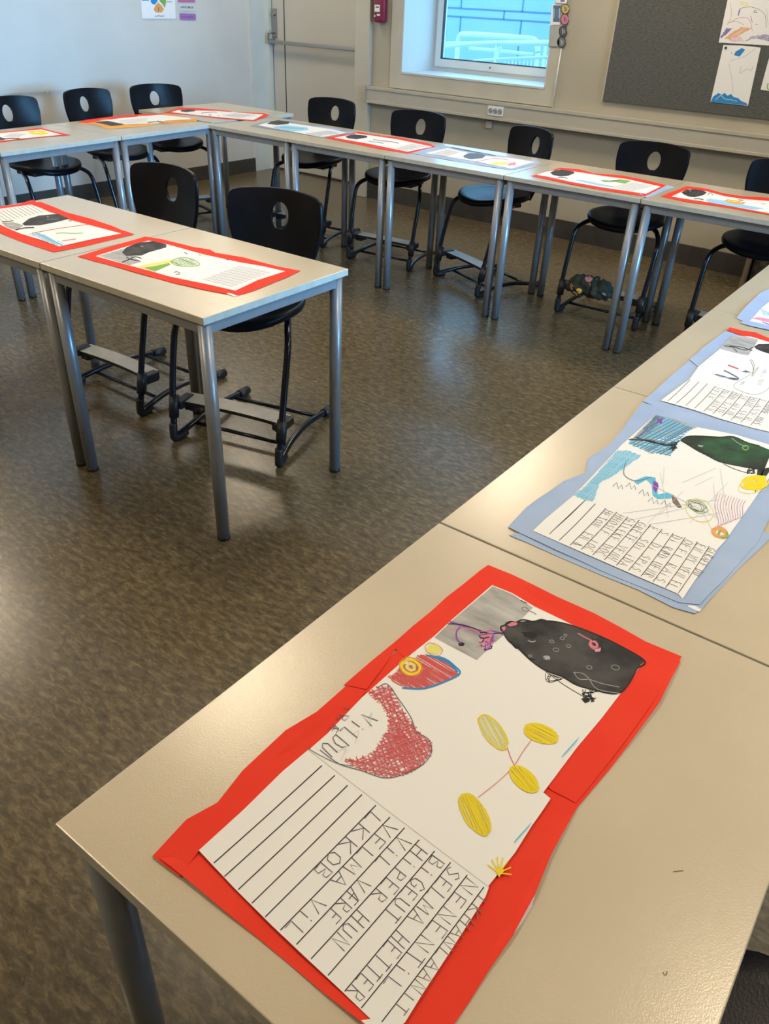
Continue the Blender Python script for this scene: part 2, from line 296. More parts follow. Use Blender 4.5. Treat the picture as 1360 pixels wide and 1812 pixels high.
class Sheet:
    """one flat sheet: a paper outline, solid fills and pen strokes; every mark lies on the sheet's own plane"""
    def __init__(s, name, at, z, up=Vector((0, 0, 1)), paper=PAPER):
        s.bm = bmesh.new(); s.at = at; s.name = name; s.up = up; s.z = z; s.mats = [paper]; s.idx = {}; s.k = 0
    def mi(s, c):
        if c not in s.idx: s.mats.append(INK[c]); s.idx[c] = len(s.mats)-1
        return s.idx[c]
    def P(s, p, lift): return s.at(p[0], p[1]) + s.up*(s.z+lift)
    def face(s, pts, lift, mi):
        vs = [s.bm.verts.new(s.P(p, lift)) for p in pts]
        es = [s.bm.edges.new((vs[i], vs[(i+1) % len(vs)])) for i in range(len(vs))]
        r = bmesh.ops.triangle_fill(s.bm, edges=es, use_beauty=True)
        for g in r['geom']:
            if isinstance(g, bmesh.types.BMFace):
                g.normal_update(); g.material_index = mi
                if g.normal.dot(s.up) < 0: g.normal_flip()
    def paper(s, pts): s.face(pts, 0.0, 0)
    def fill(s, c, pts, lift=0.00025): s.k += 1; s.face(pts, 0.0002+s.k*0.0000014, s.mi(c))
    def stroke(s, c, pts, w=1.4, lift=0.0006, curve=True):
        if len(pts) < 2: return
        if curve and len(pts) > 2:
            q = smooth_path([(p[0], p[1], 0) for p in pts], 5); pts = [(v.x, v.y) for v in q]
        s.k += 1; lift = 0.0002+s.k*0.0000014
        L = []; R = []
        for i, p in enumerate(pts):
            a = pts[max(i-1, 0)]; b = pts[min(i+1, len(pts)-1)]; dx, dy = b[0]-a[0], b[1]-a[1]; n = math.hypot(dx, dy) or 1
            ox, oy = -dy/n*w/2, dx/n*w/2
            L.append(s.bm.verts.new(s.P((p[0]+ox, p[1]+oy), lift+i*2.5e-7))); R.append(s.bm.verts.new(s.P((p[0]-ox, p[1]-oy), lift+i*2.5e-7)))
        for i in range(len(L)-1):
            try: f = s.bm.faces.new((L[i], L[i+1], R[i+1], R[i])); f.material_index = s.mi(c)
            except ValueError: pass
    def hatch(s, c, poly, ang, gap, w, jit=1.0, sloppy=0.0, lift=0.0005):
        ca, sa = math.cos(ang), math.sin(ang); rot = [(x*ca+y*sa, -x*sa+y*ca) for x, y in poly]
        y = min(p[1] for p in rot)+gap*0.5; ym = max(p[1] for p in rot)
        while y < ym:
            xs = []
            for i in range(len(rot)):
                (x1, y1), (x2, y2) = rot[i], rot[(i+1) % len(rot)]
                if (y1 <= y) != (y2 <= y): xs.append(x1+(y-y1)/(y2-y1)*(x2-x1))
            xs.sort()
            for a, b in zip(xs[::2], xs[1::2]):
                a -= random.uniform(0, sloppy); b += random.uniform(0, sloppy)
                j = lambda: random.uniform(-jit, jit)
                pts = [(a, y+j()), ((a+b)/2+j(), y+j()), (b, y+j())]
                s.stroke(c, [(px*ca-py*sa, px*sa+py*ca) for px, py in pts], w*random.uniform(0.7, 1.3), lift)
            y += gap*random.uniform(0.7, 1.3)
    def loop(s, c, cx, cy, rx, ry, ang=0.0, w=1.2, turns=1.0, shrink=0.0, wob=0.06):
        ca, sa = math.cos(ang), math.sin(ang); pts = []; n = int(14*turns)
        for i in range(n+1):
            t = i/14*2*PI; k = 1-shrink*i/n + random.uniform(-wob, wob); x, y = rx*k*math.cos(t), ry*k*math.sin(t); pts.append((cx+x*ca-y*sa, cy+x*sa+y*ca))
        s.stroke(c, pts, w)
    def build(s, parent=None): return link(s.name, s.bm, s.mats, parent)
FONT = {'A': [[(0, 0), (.45, 1), (.9, 0)], [(.2, .38), (.72, .38)]], 'B': [[(0, 0), (0, 1), (.55, .95), (.6, .7), (.1, .53), (.7, .4), (.68, .08), (0, 0)]], 'C': [[(.8, .85), (.4, 1), (.05, .6), (.1, .15), (.45, 0), (.8, .15)]],
    'D': [[(0, 0), (0, 1), (.6, .8), (.75, .4), (.5, .05), (0, 0)]], 'E': [[(.7, 1), (0, 1), (0, 0), (.75, 0)], [(0, .52), (.55, .52)]], 'F': [[(.7, 1), (0, 1), (0, 0)], [(0, .5), (.55, .5)]],
    'G': [[(.8, .85), (.4, 1), (.05, .6), (.1, .15), (.5, 0), (.8, .2), (.8, .45), (.5, .45)]], 'H': [[(0, 0), (.05, 1)], [(.7, 0), (.75, 1)], [(0, .5), (.72, .5)]], 'I': [[(.3, 0), (.3, .8)]], 'J': [[(.6, 1), (.6, .2), (.3, 0), (.05, .2)]],
    'K': [[(0, 0), (0, 1)], [(.7, 1), (.05, .45), (.75, 0)]], 'L': [[(.1, 1), (.05, 0), (.7, .03)]], 'M': [[(0, 0), (.1, 1), (.45, .3), (.8, 1), (.9, 0)]], 'N': [[(0, 0), (.05, 1), (.7, 0), (.75, 1)]],
    'O': [[(.4, 1), (.05, .75), (.05, .25), (.4, 0), (.78, .25), (.78, .75), (.4, 1)]], 'P': [[(.05, 0), (.05, 1), (.6, .9), (.65, .6), (.05, .45)]], 'R': [[(.05, 0), (.05, 1), (.6, .9), (.6, .6), (.05, .48), (.75, 0)]],
    'S': [[(.7, .85), (.35, 1), (.05, .75), (.65, .35), (.4, 0), (.02, .12)]], 'T': [[(.4, 0), (.4, 1)], [(0, .95), (.85, .95)]], 'U': [[(.05, 1), (.05, .2), (.4, 0), (.75, .2), (.75, 1)]], 'V': [[(0, 1), (.4, 0), (.8, 1)]],
    'Y': [[(0, 1), (.4, .5), (.8, 1)], [(.4, .5), (.35, 0)]], 'Z': [[(0, 1), (.75, 1), (0, 0), (.8, 0)]], 'Æ': [[(0, 0), (.45, 1), (1, 1)], [(.5, 1), (.5, 0), (1, 0)], [(.2, .45), (.9, .45)]], 'Ø': [[(.4, 1), (.05, .5), (.4, 0), (.78, .5), (.4, 1)], [(0, 0), (.8, 1)]],
    '&': [[(.8, 0), (.2, .75), (.45, 1), (.6, .7), (.05, .25), (.4, 0), (.8, .4)]], '.': [[(.3, 0), (.35, .06)]], 'i': [[(.3, 0), (.3, .6)], [(.3, .8), (.32, .88)]], '1': [[(.2, .8), (.4, 1), (.4, 0)]]}
def text_on(s, c, line, nxt, txt, s0, s1, w=1.1, h=0.8, t0=0.06, wob=0.05):
    """letters standing on one ruled line, the next line gives their height"""
    n = len(txt); st = (s1-s0)/max(n, 1)
    for i, ch in enumerate(txt):
        if ch == ' ' or ch not in FONT: continue
        js, jt, hh = random.uniform(-wob, wob)*st, random.uniform(-wob, wob)*0.5, h*random.uniform(0.88, 1.08)
        for pl in FONT[ch]:
            pts = []
            for (x, y) in pl:
                a = s0+(i+x*0.80)*st+js; t = t0+y*hh+jt
                p = (line[0][0]+(line[1][0]-line[0][0])*a, line[0][1]+(line[1][1]-line[0][1])*a); q = (nxt[0][0]+(nxt[1][0]-nxt[0][0])*a, nxt[0][1]+(nxt[1][1]-nxt[0][1])*a)
                pts.append((p[0]+(q[0]-p[0])*t, p[1]+(q[1]-p[1])*t))
            s.stroke(c, pts, w, curve=False)
def Zm(ox, oy, k): return lambda *p: [(ox+a/k, oy+b/k) for a, b in p]
def card(name, at, z, pts, m, parent, up=Vector((0, 0, 1)), wav=1.0, lift=0.002, seed=1, step=0.035, ring=False):
    """a torn or cut strip of coloured card: wavy outline, edges lifting slightly"""
    rnd = random.Random(seed); W = [at(*p)+up*z for p in pts]; C_ = sum(W, Vector())/len(W); out = []
    for i in range(len(W)):
        a, b = W[i], W[(i+1) % len(W)]; n = max(1, int((b-a).length/step)); e = (b-a); nrm = e.cross(up).normalized() if e.length else Vector()
        for k in range(n):
            out.append(a+e*(k/n)+(nrm*rnd.uniform(-1, 1)*0.0012*wav if k else Vector()))
    bm = bmesh.new(); ph = rnd.uniform(0, 6)
    vo = [bm.verts.new(p+up*(lift*(0.5+0.5*math.sin(i*0.9+ph)))) for i, p in enumerate(out)]
    es = [bm.edges.new((vo[i], vo[(i+1) % len(vo)])) for i in range(len(vo))]
    if ring:                    # large sheets: flat inside, only the rim lifts
        vi = [bm.verts.new(C_+(p-C_)*0.9) for p in out]; ei = [bm.edges.new((vi[i], vi[(i+1) % len(vi)])) for i in range(len(vi))]
        for i in range(len(out)): bm.faces.new((vo[i], vo[(i+1) % len(out)], vi[(i+1) % len(out)], vi[i]))
        bmesh.ops.triangle_fill(bm, edges=ei, use_beauty=True)
    else: bmesh.ops.triangle_fill(bm, edges=es, use_beauty=True)
    for f in bm.faces:
        f.normal_update()
        if f.normal.dot(up) < 0: f.normal_flip()
    o = link(name, bm, m, parent); md = o.modifiers.new('thickness', 'SOLIDIFY'); md.thickness = 0.0004; md.offset = -1 
    return o
onT = lambda u, w: atZ(u, w, H)
Z0 = 0.0008                     # cards rest this far above the laminate
ZS = 0.0028                     # the white sheets lie on the cards

# ------------------------------------------------------------------ tables
def make_table(L, D, label, loc, rz, group):
    """origin: front left corner at floor, x along the length, y along the depth"""
    t = thing('school_table', label, 'table', loc, rz, group)
    bm = B(0, L, 0, D, H-0.020, H, bevel=0.0015)
    for f in bm.faces:
        if abs(f.normal.z) < 0.5: f.material_index = 1
    link('table_top', bm, [M_top, M_edge], t)
    e = 0.027; r = 0.0195
    for (x0, x1, y0, y1) in ((e, L-e, e-0.012, e+0.010), (e, L-e, D-e-0.010, D-e+0.012), (e-0.012, e+0.010, e, D-e), (L-e-0.010, L-e+0.012, e, D-e)):
        link('frame_rail', B(x0, x1, y0, y1, H-0.054, H-0.0195, bevel=0.002), M_metal, t)
    for x in (e, L-e):
        for y in (e, D-e):
            leg = link('leg', T([(x, y, 0.012), (x, y, H-0.0205)], r, 24), M_metal, t)
            link('foot_cap', T([(x, y, 0.0), (x, y, 0.003), (x, y, 0.014)], [r*0.9, r*1.03, r*1.03], 24), M_black, leg)
    return t
GT = 'school tables set in a horseshoe'
def frame(o, th):
    c, s_ = math.cos(th), math.sin(th); return lambda x, y: (o[0]+x*c-y*s_, o[1]+x*s_+y*c, 0)
D0 = 0.592
# row below the window, numbered from the right
W = frame((-1.2912, 3.5707), 0.0173); seams = [0.70, 0.0, -0.6878, -1.4048, -2.0863, -2.735]
wl = ['table below the pinboard holding the red poster with blue and yellow drawing', 'table carrying the red poster whose right end is pale blue card', 'table in blue-white window glare carrying the pale blue poster', 'window-row table carrying the red poster left of the window glare', 'window-row table carrying the grey-edged poster with sky blue patch, next to the corner table']
for i in range(5):
    x1, x0 = seams[i], seams[i+1]; make_table(x1-x0-0.005, D0-0.01, wl[i], W(x0+0.002, 0), 0.0173, GT)
# corner table, length running in y
make_table(0.735, 0.71, 'corner table with the red poster, in front of the door', (-4.085, 3.605, 0), PI/2, GT)
# left row, along the left wall (length in y)
LF = frame((-4.028, 3.585), -(-0.084)-0.0)
ths = 0.084
def left_table(y1, L, label):
    # local x runs towards the corner table (+y), local y towards the wall (-x)
    a = PI/2+ths; o = Vector((-4.028, 3.585, 0)) - Vector((math.cos(a), math.sin(a), 0))*y1
    make_table(L, D0, label, o, a, GT)
left_table(0.735, 0.725, 'left-row table with the orange-bordered poster')
left_table(1.478, 0.735, 'left-row table with the red-bordered poster with yellow scribble')
left_table(2.225, 0.735, 'left-row table cut by the left edge, only its legs showing below')
# middle island
Mf = frame((-1.5157, 1.2617), 0.0221)
make_table(0.697, D0, 'middle island table with bare right end, holding the green drawing', Mf(-0.6985, 0), 0.0221, GT)
make_table(0.697, D0, 'middle island table at the left picture edge with the lined red poster', Mf(-1.4015, 0), 0.0221, GT)
# right row nearest the camera (length in y)
Rf = frame((-0.5318, 0.1956), 0.0131)
def right_table(y0, L, label): 
    # local x along +y, local y along -x ; origin at right front
    make_table(L, D0, label, Rf(D0, y0), PI/2+0.0131, GT)
right_table(0.0, 0.698, 'nearest table in the foreground carrying the big red poster')
right_table(0.7015, 0.696, 'second table from the front in the right row, with the blue poster')
right_table(1.4, 0.698, 'right-row table under the narrow red-topped poster corner')
right_table(2.1, 0.698, 'right-row table farthest from the camera, nearest the window row')

# ------------------------------------------------------------------ chairs
def make_chair(label, loc, rz, group):
    t = thing('school_chair', label, 'chair', loc, rz, group)
    # seat: rounded pad, slightly dished, front lip rolled down
    bm = bmesh.new(); N = 40; rings = []
    prof = [(0.0, -0.010, -1), (0.5, -0.008, 0), (0.80, -0.001, 0), (0.93, 0.003, 0), (0.985, -0.002, 0), (1.0, -0.012, 0), (0.985, -0.024, 0), (0.90, -0.032, 0), (0.6, -0.036, 0), (0.0, -0.036, -1)]
    for (rr, dz, k) in prof:
        if k == -1: rings.append([bm.verts.new((0, 0.005, 0.506+dz))]); continue
        rg = []
        for i in range(N):
            a = 2*PI*i/N; ca, sa = math.cos(a), math.sin(a); p = 2.5
            q = (abs(ca)**p+abs(sa)**p)**(-1/p); x = 0.198*q*ca*rr; y = 0.192*q*sa*rr
            wd = 1.0 - 0.10*max(0, -y/0.205); z = 0.506+dz - 0.028*max(0, (y/0.205))**3 + 0.012*(x/0.212)**2
            if y < 0: z += 0.010*(y/0.205)**2
            rg.append(bm.verts.new((x*wd, y+0.005, z)))
        rings.append(rg)
    for a, b in zip(rings[:-1], rings[1:]):
        for i in range(N):
            j = (i+1) % N
            if len(a) == 1: bm.faces.new((a[0], b[i], b[j]))
            elif len(b) == 1: bm.faces.new((a[i], b[0], a[j]))
            else: bm.faces.new((a[i], b[i], b[j], a[j]))
    bmesh.ops.recalc_face_normals(bm, faces=bm.faces)
    link('seat', bm, M_shell, t, True)
    # backrest: curved shell with an oval grip hole
    def surf(x, v):             # v: height along the back 0..1
        yc = -0.172 - 0.050*math.sin(min(v, 1)*PI*0.55) - 0.035*v; zc = 0.478 + 0.365*v - 0.010*v*v
        k = 0.03+0.035*v
        return Vector((x, yc + k*(x/0.2)**2, zc))
    def half(v):
        if v < 0.22: return 0.110+0.025*(v/0.22)
        k = (v-0.22)/0.78; return 0.135 + 0.054*math.sin(min(1, k/0.72)*PI/2) - 0.006*max(0, (k-0.72)/0.28)
    def outline(n=64):
        pts = []
        vs = [i/20 for i in range(19)]
        right = [(half(v), v) for v in vs]
        # rounded top corner
        hx = half(0.9); top = [(hx, 0.90), (hx-0.004, 0.935), (hx-0.016, 0.963), (hx-0.040, 0.980), (hx-0.085, 0.992), (hx-0.14, 0.999)]
        r = right[:-1]+top; l = [(-x, v) for x, v in reversed(r)]
        return r+[(0, 1.0)]+l
    OL = outline(); bm = bmesh.new(); n = len(OL); hc = 0.74; R = []
    for rr in (0, 0.04, 0.12, 0.3, 0.55, 0.8, 0.95, 1.0):
        rg = []
        for (x, v) in OL:
            a = math.atan2((v-hc)*0.36, x); hx, hv = 0.035*math.cos(a), hc+0.047/0.36*math.sin(a)
            rg.append(bm.verts.new(surf(hx+(x-hx)*rr, hv+(v-hv)*rr)))
        R.append(rg)
    for a, b in zip(R[:-1], R[1:]):
        for i in range(n): 
            j = (i+1) % n; bm.faces.new((a[i], b[i], b[j], a[j]))
    bmesh.ops.recalc_face_normals(bm, faces=bm.faces)
    o = link('backrest', bm, M_shell, t, True)
    md = o.modifiers.new('thickness', 'SOLIDIFY'); md.thickness = 0.013; md.offset = 0
    md = o.modifiers.new('edge', 'BEVEL'); md.width = 0.004; md.segments = 2; md.limit_method = 'ANGLE'; md.angle_limit = 0.9
    for s_ in (-1, 1):
        pth = smooth_path([(s_*0.10, -0.07, 0.456), (s_*0.15, 0.0, 0.462), (s_*0.19, 0.075, 0.460), (s_*0.219, 0.130, 0.425), (s_*0.224, 0.160, 0.33), (s_*0.223, 0.192, 0.19), (s_*0.220, 0.212, 0.06), (s_*0.219, 0.218, 0.030)], 6)
        pth += smooth_path([(s_*0.219, 0.214, 0.020), (s_*0.212, 0.18, 0.024), (s_*0.198, 0.08, 0.040), (s_*0.192, -0.05, 0.044), (s_*0.192, -0.17, 0.030), (s_*0.192, -0.235, 0.021)], 6)
        lg = link('leg', T(pth, 0.0118, 12), M_tube, t)
        bm = bmesh.new(); tube(bm, smooth_path([(s_*0.2195, 0.216, 0.075), (s_*0.219, 0.220, 0.03), (s_*0.217, 0.212, 0.014), (s_*0.208, 0.16, 0.017)], 5), [0.0150]*16, 12)
        link('foot_cap', bm, M_black, lg)
        link('end_cap', T([(s_*0.192, -0.195, 0.0235), (s_*0.192, -0.262, 0.0175)], 0.0175, 12), M_black, lg)
    link('crossbar', T([(-0.193, -0.150, 0.030), (0.193, -0.150, 0.030)], 0.0075, 10), M_tube, t)
    link('crossbar', T([(-0.203, 0.105, 0.030), (0.203, 0.105, 0.030)], 0.0075, 10), M_tube, t)
    link('seat_bracket', B(-0.12, 0.12, -0.10, 0.06, 0.446, 0.468, bevel=0.004), M_black, t)
    # footrest: shallow curved board
    bm = bmesh.new(); K = 12; a_ = []
    for i in range(K+1):
        x = -0.208+0.416*i/K; c = 1-(x/0.208)**2; y0 = 0.100-0.018*c; y1 = 0.172-0.018*c; z = 0.152-0.004*c
        a_.append([bm.verts.new((x, y0, z)), bm.verts.new((x, y1, z-0.004)), bm.verts.new((x, y1, z-0.017)), bm.verts.new((x, y0, z-0.013))])
    for p, q in zip(a_[:-1], a_[1:]):
        for k in range(4):
            f = bm.faces.new((p[k], p[(k+1) % 4], q[(k+1) % 4], q[k])); f.material_index = 0 if k == 0 else 1
    bm.faces.new(a_[0]).material_index = 1; bm.faces.new(a_[-1][::-1]).material_index = 1
    bmesh.ops.recalc_face_normals(bm, faces=bm.faces)
    fr = link('footrest', bm, [M_foot, M_black], t)
    for s_ in (-1, 1):
        bm = B(min(s_*0.160, s_*0.205), max(s_*0.160, s_*0.205), 0.098, 0.160, 0.108, 0.136, bevel=0.004)
        tube(bm, [(s_*0.2215, 0.189, 0.175), (s_*0.2205, 0.205, 0.095)], 0.0185, 12)
        box(bm, min(s_*0.19, s_*0.225), max(s_*0.19, s_*0.225), 0.110, 0.195, 0.125, 0.155, bevel=0.004)
        link('bracket', bm, M_black, fr)
    return t
def face_dir(th): return th       # chair faces local +y; th = rotation
GC = 'black school chairs round the tables'
ch = make_chair('black chair behind the right island table, its oval hole showing dark and bright', (-1.985, 1.862, 0), PI+0.27, GC)
def chair(label, x, y, rz):
    c = copy_tree(ch); c.location = (x, y, 0); c.rotation_euler = (0, 0, rz); c['label'] = label; return c
chair('black chair turned sideways behind the left island table, backrest overlapping the left-row legs', -2.62, 1.85, PI+0.04)
chair('black chair in front of the grey door, backrest against the door leaf', -3.745, 4.16, PI+0.10)
chair('black chair under the left end of the window, next to the door post', -3.02, 4.13, PI+0.12)
chair('black chair turned at an angle below the white cable, blue light on its seat', -2.32, 4.10, PI-0.40)
chair('black chair below the pinboard corner with the floral cap on its footrest', -1.55, 4.15, PI+0.05)
chair('black chair cut by the right picture edge, below the pinboard drawings', -0.86, 4.17, PI+0.12)
chair('black chair in the far left corner beside the corner table', -4.78, 3.85, -PI/2-0.28)
chair('black chair against the left wall behind the orange-bordered poster', -4.75, 3.36, -PI/2+0.10)
chair('black chair at the left picture edge behind the yellow scribble poster', -4.62, 2.75, -PI/2+0.10)
chair('black chair just visible beyond the right edge of the nearest table', 0.17, 0.475, PI/2-0.05)


# ------------------------------------------------------------------ posters on the tables
def px(x, y, z=H):
    d = Vector((x, y, z))-Vector((0, 0, HC)); k = d.dot(FW); return (680+F*d.dot(RT)/k, 906-F*d.dot(UP)/k)
PZ = Vector((0, 0, 1)); GP = 'story posters on the tables'
def poster(label, u, w):
    c = onT(u, w); t = thing('poster', label, 'poster', (c.x, c.y, H), 0, GP); return t
def adopt(o, t):
    """keep world placement when parented to a thing"""
    o.parent = t; o.matrix_parent_inverse = Matrix.Translation(-t.location); return o

# --- nearest red poster
t = poster('big red-bordered poster in the foreground with black creature, red fish and yellow leaves', 700, 1400)
BL, BR = px(-0.405, 0.222), px(-0.118, 0.205)
low = card('card_border', onT, Z0, [(868, 1006), (1203, 1172), (1165, 1246), (1078, 1362), (1022, 1428), (1008, 1452), (975, 1512), (945, 1586), (905, 1660), BR, (640, 1812), (300, 1535), (283, 1522)], RED, None, lift=0.003, seed=3, wav=0.6, ring=True); adopt(low, t)
top = card('card_border', onT, Z0+0.0008, [(863, 1001), (905, 1018), (985, 1058), (1050, 1087), (1142, 1137), (1205, 1163), (1160, 1236), (1075, 1352), (1018, 1422), (975, 1400), (700, 1150), (648, 1222), (608, 1214), (700, 1136), (790, 1058), (848, 1012)], RED, None, lift=0.0007, seed=4, wav=0.8); adopt(top, t)
c3 = card('card_border', onT, Z0+0.0012, [(648, 1224), (612, 1216), (560, 1262), (505, 1295), (430, 1365), (385, 1422), (330, 1452), (270, 1517), (318, 1553), (352, 1508), (450, 1430), (560, 1330)], RED, None, lift=0.0006, seed=5, wav=0.8); adopt(c3, t)
wh = card('paper_edge', onT, 0.0004, [(900, 1570), (947, 1578), (941, 1604), (922, 1636), (900, 1662), (880, 1640)], PAPER, None, lift=0.0, seed=9); adopt(wh, t)
s = Sheet('drawing_sheet', onT, ZS)
z = Zm(520, 1120, 2.615); y = Zm(740, 980, 2.72); q = Zm(240, 1320, 1.889)
s.paper([(870, 1038), (905, 1052), (945, 1076), (997, 1101), (1060, 1133), (1139, 1171), (1120, 1198), (1102, 1223), (1063, 1274), (1020, 1325), (979, 1380), (960, 1405), (973, 1416), (957, 1440), (940, 1464), (910, 1512), (862, 1572), (545, 1331), (580, 1300), (640, 1237), (715, 1170), (768, 1128), (800, 1098)])
s.fill('grey', [(871, 1040), (905, 1054), (942, 1078), (905, 1115), (872, 1142), (843, 1171), (768, 1131), (800, 1100)])
body = y((400, 372), (430, 345), (520, 335), (620, 331), (700, 343), (800, 375), (940, 436), (1086, 522), (1050, 560), (1015, 625), (975, 672), (930, 682), (860, 668), (760, 640), (690, 600), (610, 570), (540, 522), (480, 465), (430, 425))
s.fill('dark', body); s.stroke('black', body+body[:1], 2.4)
for a in (((410, 355), (440, 335), (470, 340)), ((470, 338), (500, 326), (540, 333)), ((560, 333), (590, 325), (620, 333)), ((400, 380), (395, 360), (420, 350)), ((440, 430), (470, 462), (485, 450)), ((500, 480), (530, 510), (560, 520))): s.stroke('black', y(*a), 3)
s.fill('rose', y((425, 350), (450, 335), (478, 338), (470, 350), (440, 358))); s.loop('black', *y((450, 347))[0], 12, 5, 0.1, 1.0)
s.fill('rose', y((398, 378), (402, 360), (416, 356), (418, 370), (408, 382)))
s.fill('black', y((495, 385), (550, 382), (575, 400), (550, 418), (510, 408)))
s.stroke('pale', y((525, 425), (545, 432), (562, 427)), 1.6)
for (a, b, r) in ((616, 508, 6), (690, 415, 4), (720, 452, 4), (660, 470, 5), (820, 555, 5), (945, 555, 7), (535, 500, 3), (705, 400, 3), (640, 430, 4)): s.loop('pale', *y((a, b))[0], r, r*0.6, 0.2, 0.8)
s.fill('pale', y((600, 502), (625, 500), (632, 512), (612, 518)))
for a in (((745, 578), (770, 610), (815, 612)), ((745, 578), (790, 585), (820, 610)), ((820, 612), (860, 660), (965, 680)), ((820, 612), (880, 632), (965, 650))): s.stroke('pale', y(*a), 1.0)
s.stroke('rose', y((765, 390), (800, 410), (830, 425)), 1.8); s.loop('rose', *y((842, 445))[0], 10, 7, 0.5, 2.2, 2.5, 0.6); s.fill('pink', y((838, 460), (860, 452), (878, 460), (872, 478), (850, 480)))
for _ in range(7): s.stroke('black', y(*[(random.uniform(825, 880), random.uniform(405, 470)) for _ in range(3)]), 1.4)
# little tree standing on the grey square
s.stroke('purple', y((150, 335), (220, 358), (290, 385), (350, 380), (410, 396)), 3.2); s.stroke('black', y((140, 345), (210, 350), (280, 372), (340, 392), (410, 388)), 2.0); s.stroke('rose', y((145, 375), (230, 365), (300, 390), (360, 395)), 1.6)
for _ in range(16): s.stroke(random.choice(('purple', 'black', 'rose')), y(*[(random.uniform(283, 365), random.uniform(380, 455)) for _ in range(3)]), 2.0)
for _ in range(6): s.stroke(random.choice(('purple', 'black', 'rose')), y(*[(random.uniform(312, 350), random.uniform(440, 480)) for _ in range(3)]), 1.8)
s.stroke('purple', y((200, 360), (182, 385), (185, 420), (205, 440)), 2.6); s.fill('black', y((190, 440), (205, 432), (222, 440), (215, 452), (195, 452)))
s.loop('pen', *y((512, 275))[0], 6, 3, 0.3, 1.0); s.stroke('pen', y((530, 282), (550, 290), (566, 300)), 1.0); s.stroke('black', y((490, 232), (510, 242), (522, 246)), 1.6)
for _ in range(5): s.stroke('black', y(*[(random.uniform(605, 700), random.uniform(575, 630)) for _ in range(3)]), 1.0)
s.stroke('black', y((610, 575), (700, 640), (800, 700)), 1.0)
for _ in range(11): s.stroke('black', y(*[(random.uniform(785, 860), random.uniform(660, 728)) for _ in range(3)]), 1.5)
s.fill('black', y((780, 705), (815, 700), (822, 718), (800, 728)))
# red fish and yellow rings at the top left edge
fish = z((590, 108), (660, 118), (720, 150), (762, 195), (700, 228), (640, 250), (600, 262), (540, 262), (480, 250), (440, 215), (500, 170), (550, 130))
s.hatch('red', fish, 0.55, 2.1, 1.6, 0.8, 4); s.hatch('red', z((560, 180), (640, 170), (600, 250), (520, 250), (440, 215)), 1.2, 2.4, 1.4)
s.stroke('blue', z((610, 112), (690, 125), (740, 160), (766, 196), (700, 232), (600, 265), (500, 262)), 3.0); s.stroke('blue', z((640, 118), (715, 148), (755, 190)), 3.5)
s.loop('yellow', *z((540, 165))[0], 17, 13, 0.3, 4.5, 2.0, 0.05); s.loop('orange', *z((540, 165))[0], 21, 16, 0.3, 1.2); s.loop('lemon', *z((540, 165))[0], 9, 7, 0.3, 3.5, 2, 0.4)
s.fill('lemon', z((605, 85), (630, 60), (660, 62), (682, 85), (660, 108), (620, 100))); s.loop('orange', *z((645, 84))[0], 16, 10, 0.4, 1.2)
# big red crescent
cres = z((345, 288), (400, 258), (440, 262), (480, 330), (520, 400), (560, 455), (600, 490), (632, 520), (625, 575), (590, 615), (520, 655), (430, 676), (340, 650), (260, 615), (240, 600), (300, 590), (360, 570), (400, 520), (440, 450), (440, 400), (410, 340), (370, 305))
for a, g in ((0.95, 6.2), (-0.45, 5.0), (1.25, 9.0), (0.2, 9.0)): s.hatch('red', cres, a, g, 1.25, 1.8, 5)
s.hatch('red', z((430, 480), (500, 430), (560, 520), (600, 560), (520, 600), (430, 570)), 0.9, 4.6, 1.3); s.hatch('rose', cres, -0.3, 8, 1.2, 2.5)
s.stroke('pen', z((385, 262), (430, 245), (480, 310), (540, 400), (565, 465), (625, 505), (630, 575), (560, 640), (430, 680), (310, 645), (210, 615), (120, 550)), 1.2)
for i in range(0, 9, 3): s.stroke('faint', z((190+i*25, 560-i*25), (240+i*20, 545-i*28), (215+i*22, 600-i*26)), 0.7)
def ln(z_, a, b): return z_(a, b)
text_on(s, 'pen', ln(z, (318, 372), (100, 540)), ln(z, (392, 420), (172, 612)), 'ViLDU', 0.0, 1.0, 1.5, 0.85)
text_on(s, 'pen', ln(z, (235, 345), (135, 480)), ln(z, (290, 350), (190, 500)), 'IRÆ', 0.0, 0.9, 1.2, 0.8)
s.stroke('pen', z((60, 540), (120, 575), (200, 612), (270, 625)), 1.0)
# yellow leaves on thin red stems
for p in (((985, 540), (1000, 585), (1018, 622)), ((1095, 505), (1055, 560), (1018, 622)), ((1018, 622), (950, 690), (850, 770))): s.stroke('red', z(*p), 1.1)
def leaf(c, cx, cy, rx, ry, a, dens):
    cc = z((cx, cy))[0]; rx /= 2.615; ry /= 2.615; P = [(cc[0]+rx*math.cos(t)*math.cos(a)-ry*math.sin(t)*math.sin(a), cc[1]+rx*math.cos(t)*math.sin(a)+ry*math.sin(t)*math.cos(a)) for t in [i*PI/9 for i in range(18)]]
    s.hatch(c, P, a+0.15, dens, 1.6, 0.8, 1.5); s.loop('yellow', cc[0], cc[1], rx, ry, a, 1.3, 2, 0.08)
leaf('lemon', 920, 468, 98, 45, 0.92, 3.4); leaf('yellow', 1140, 475, 82, 42, 0.32, 1.5); leaf('yellow', 1062, 685, 82, 42, 0.72, 1.5); leaf('yellow', 835, 848, 110, 52, 1.0, 1.9)
for a in ((1270, 555), (1050, 950)):
    for k in range(8): s.stroke('sky', z((a[0]-32+k*9, a[1]+30-k*10), (a[0]-20+k*9, a[1]+8-k*10)), 1.0); 
    s.stroke('sky', z((a[0]-35, a[1]+28), (a[0]+33, a[1]-48)), 0.9)
for a in range(7): s.stroke('yellow', z((945, 1120), (945+60*math.cos(-2.6+a*0.45), 1120+75*math.sin(-2.6+a*0.45))), 2.0)
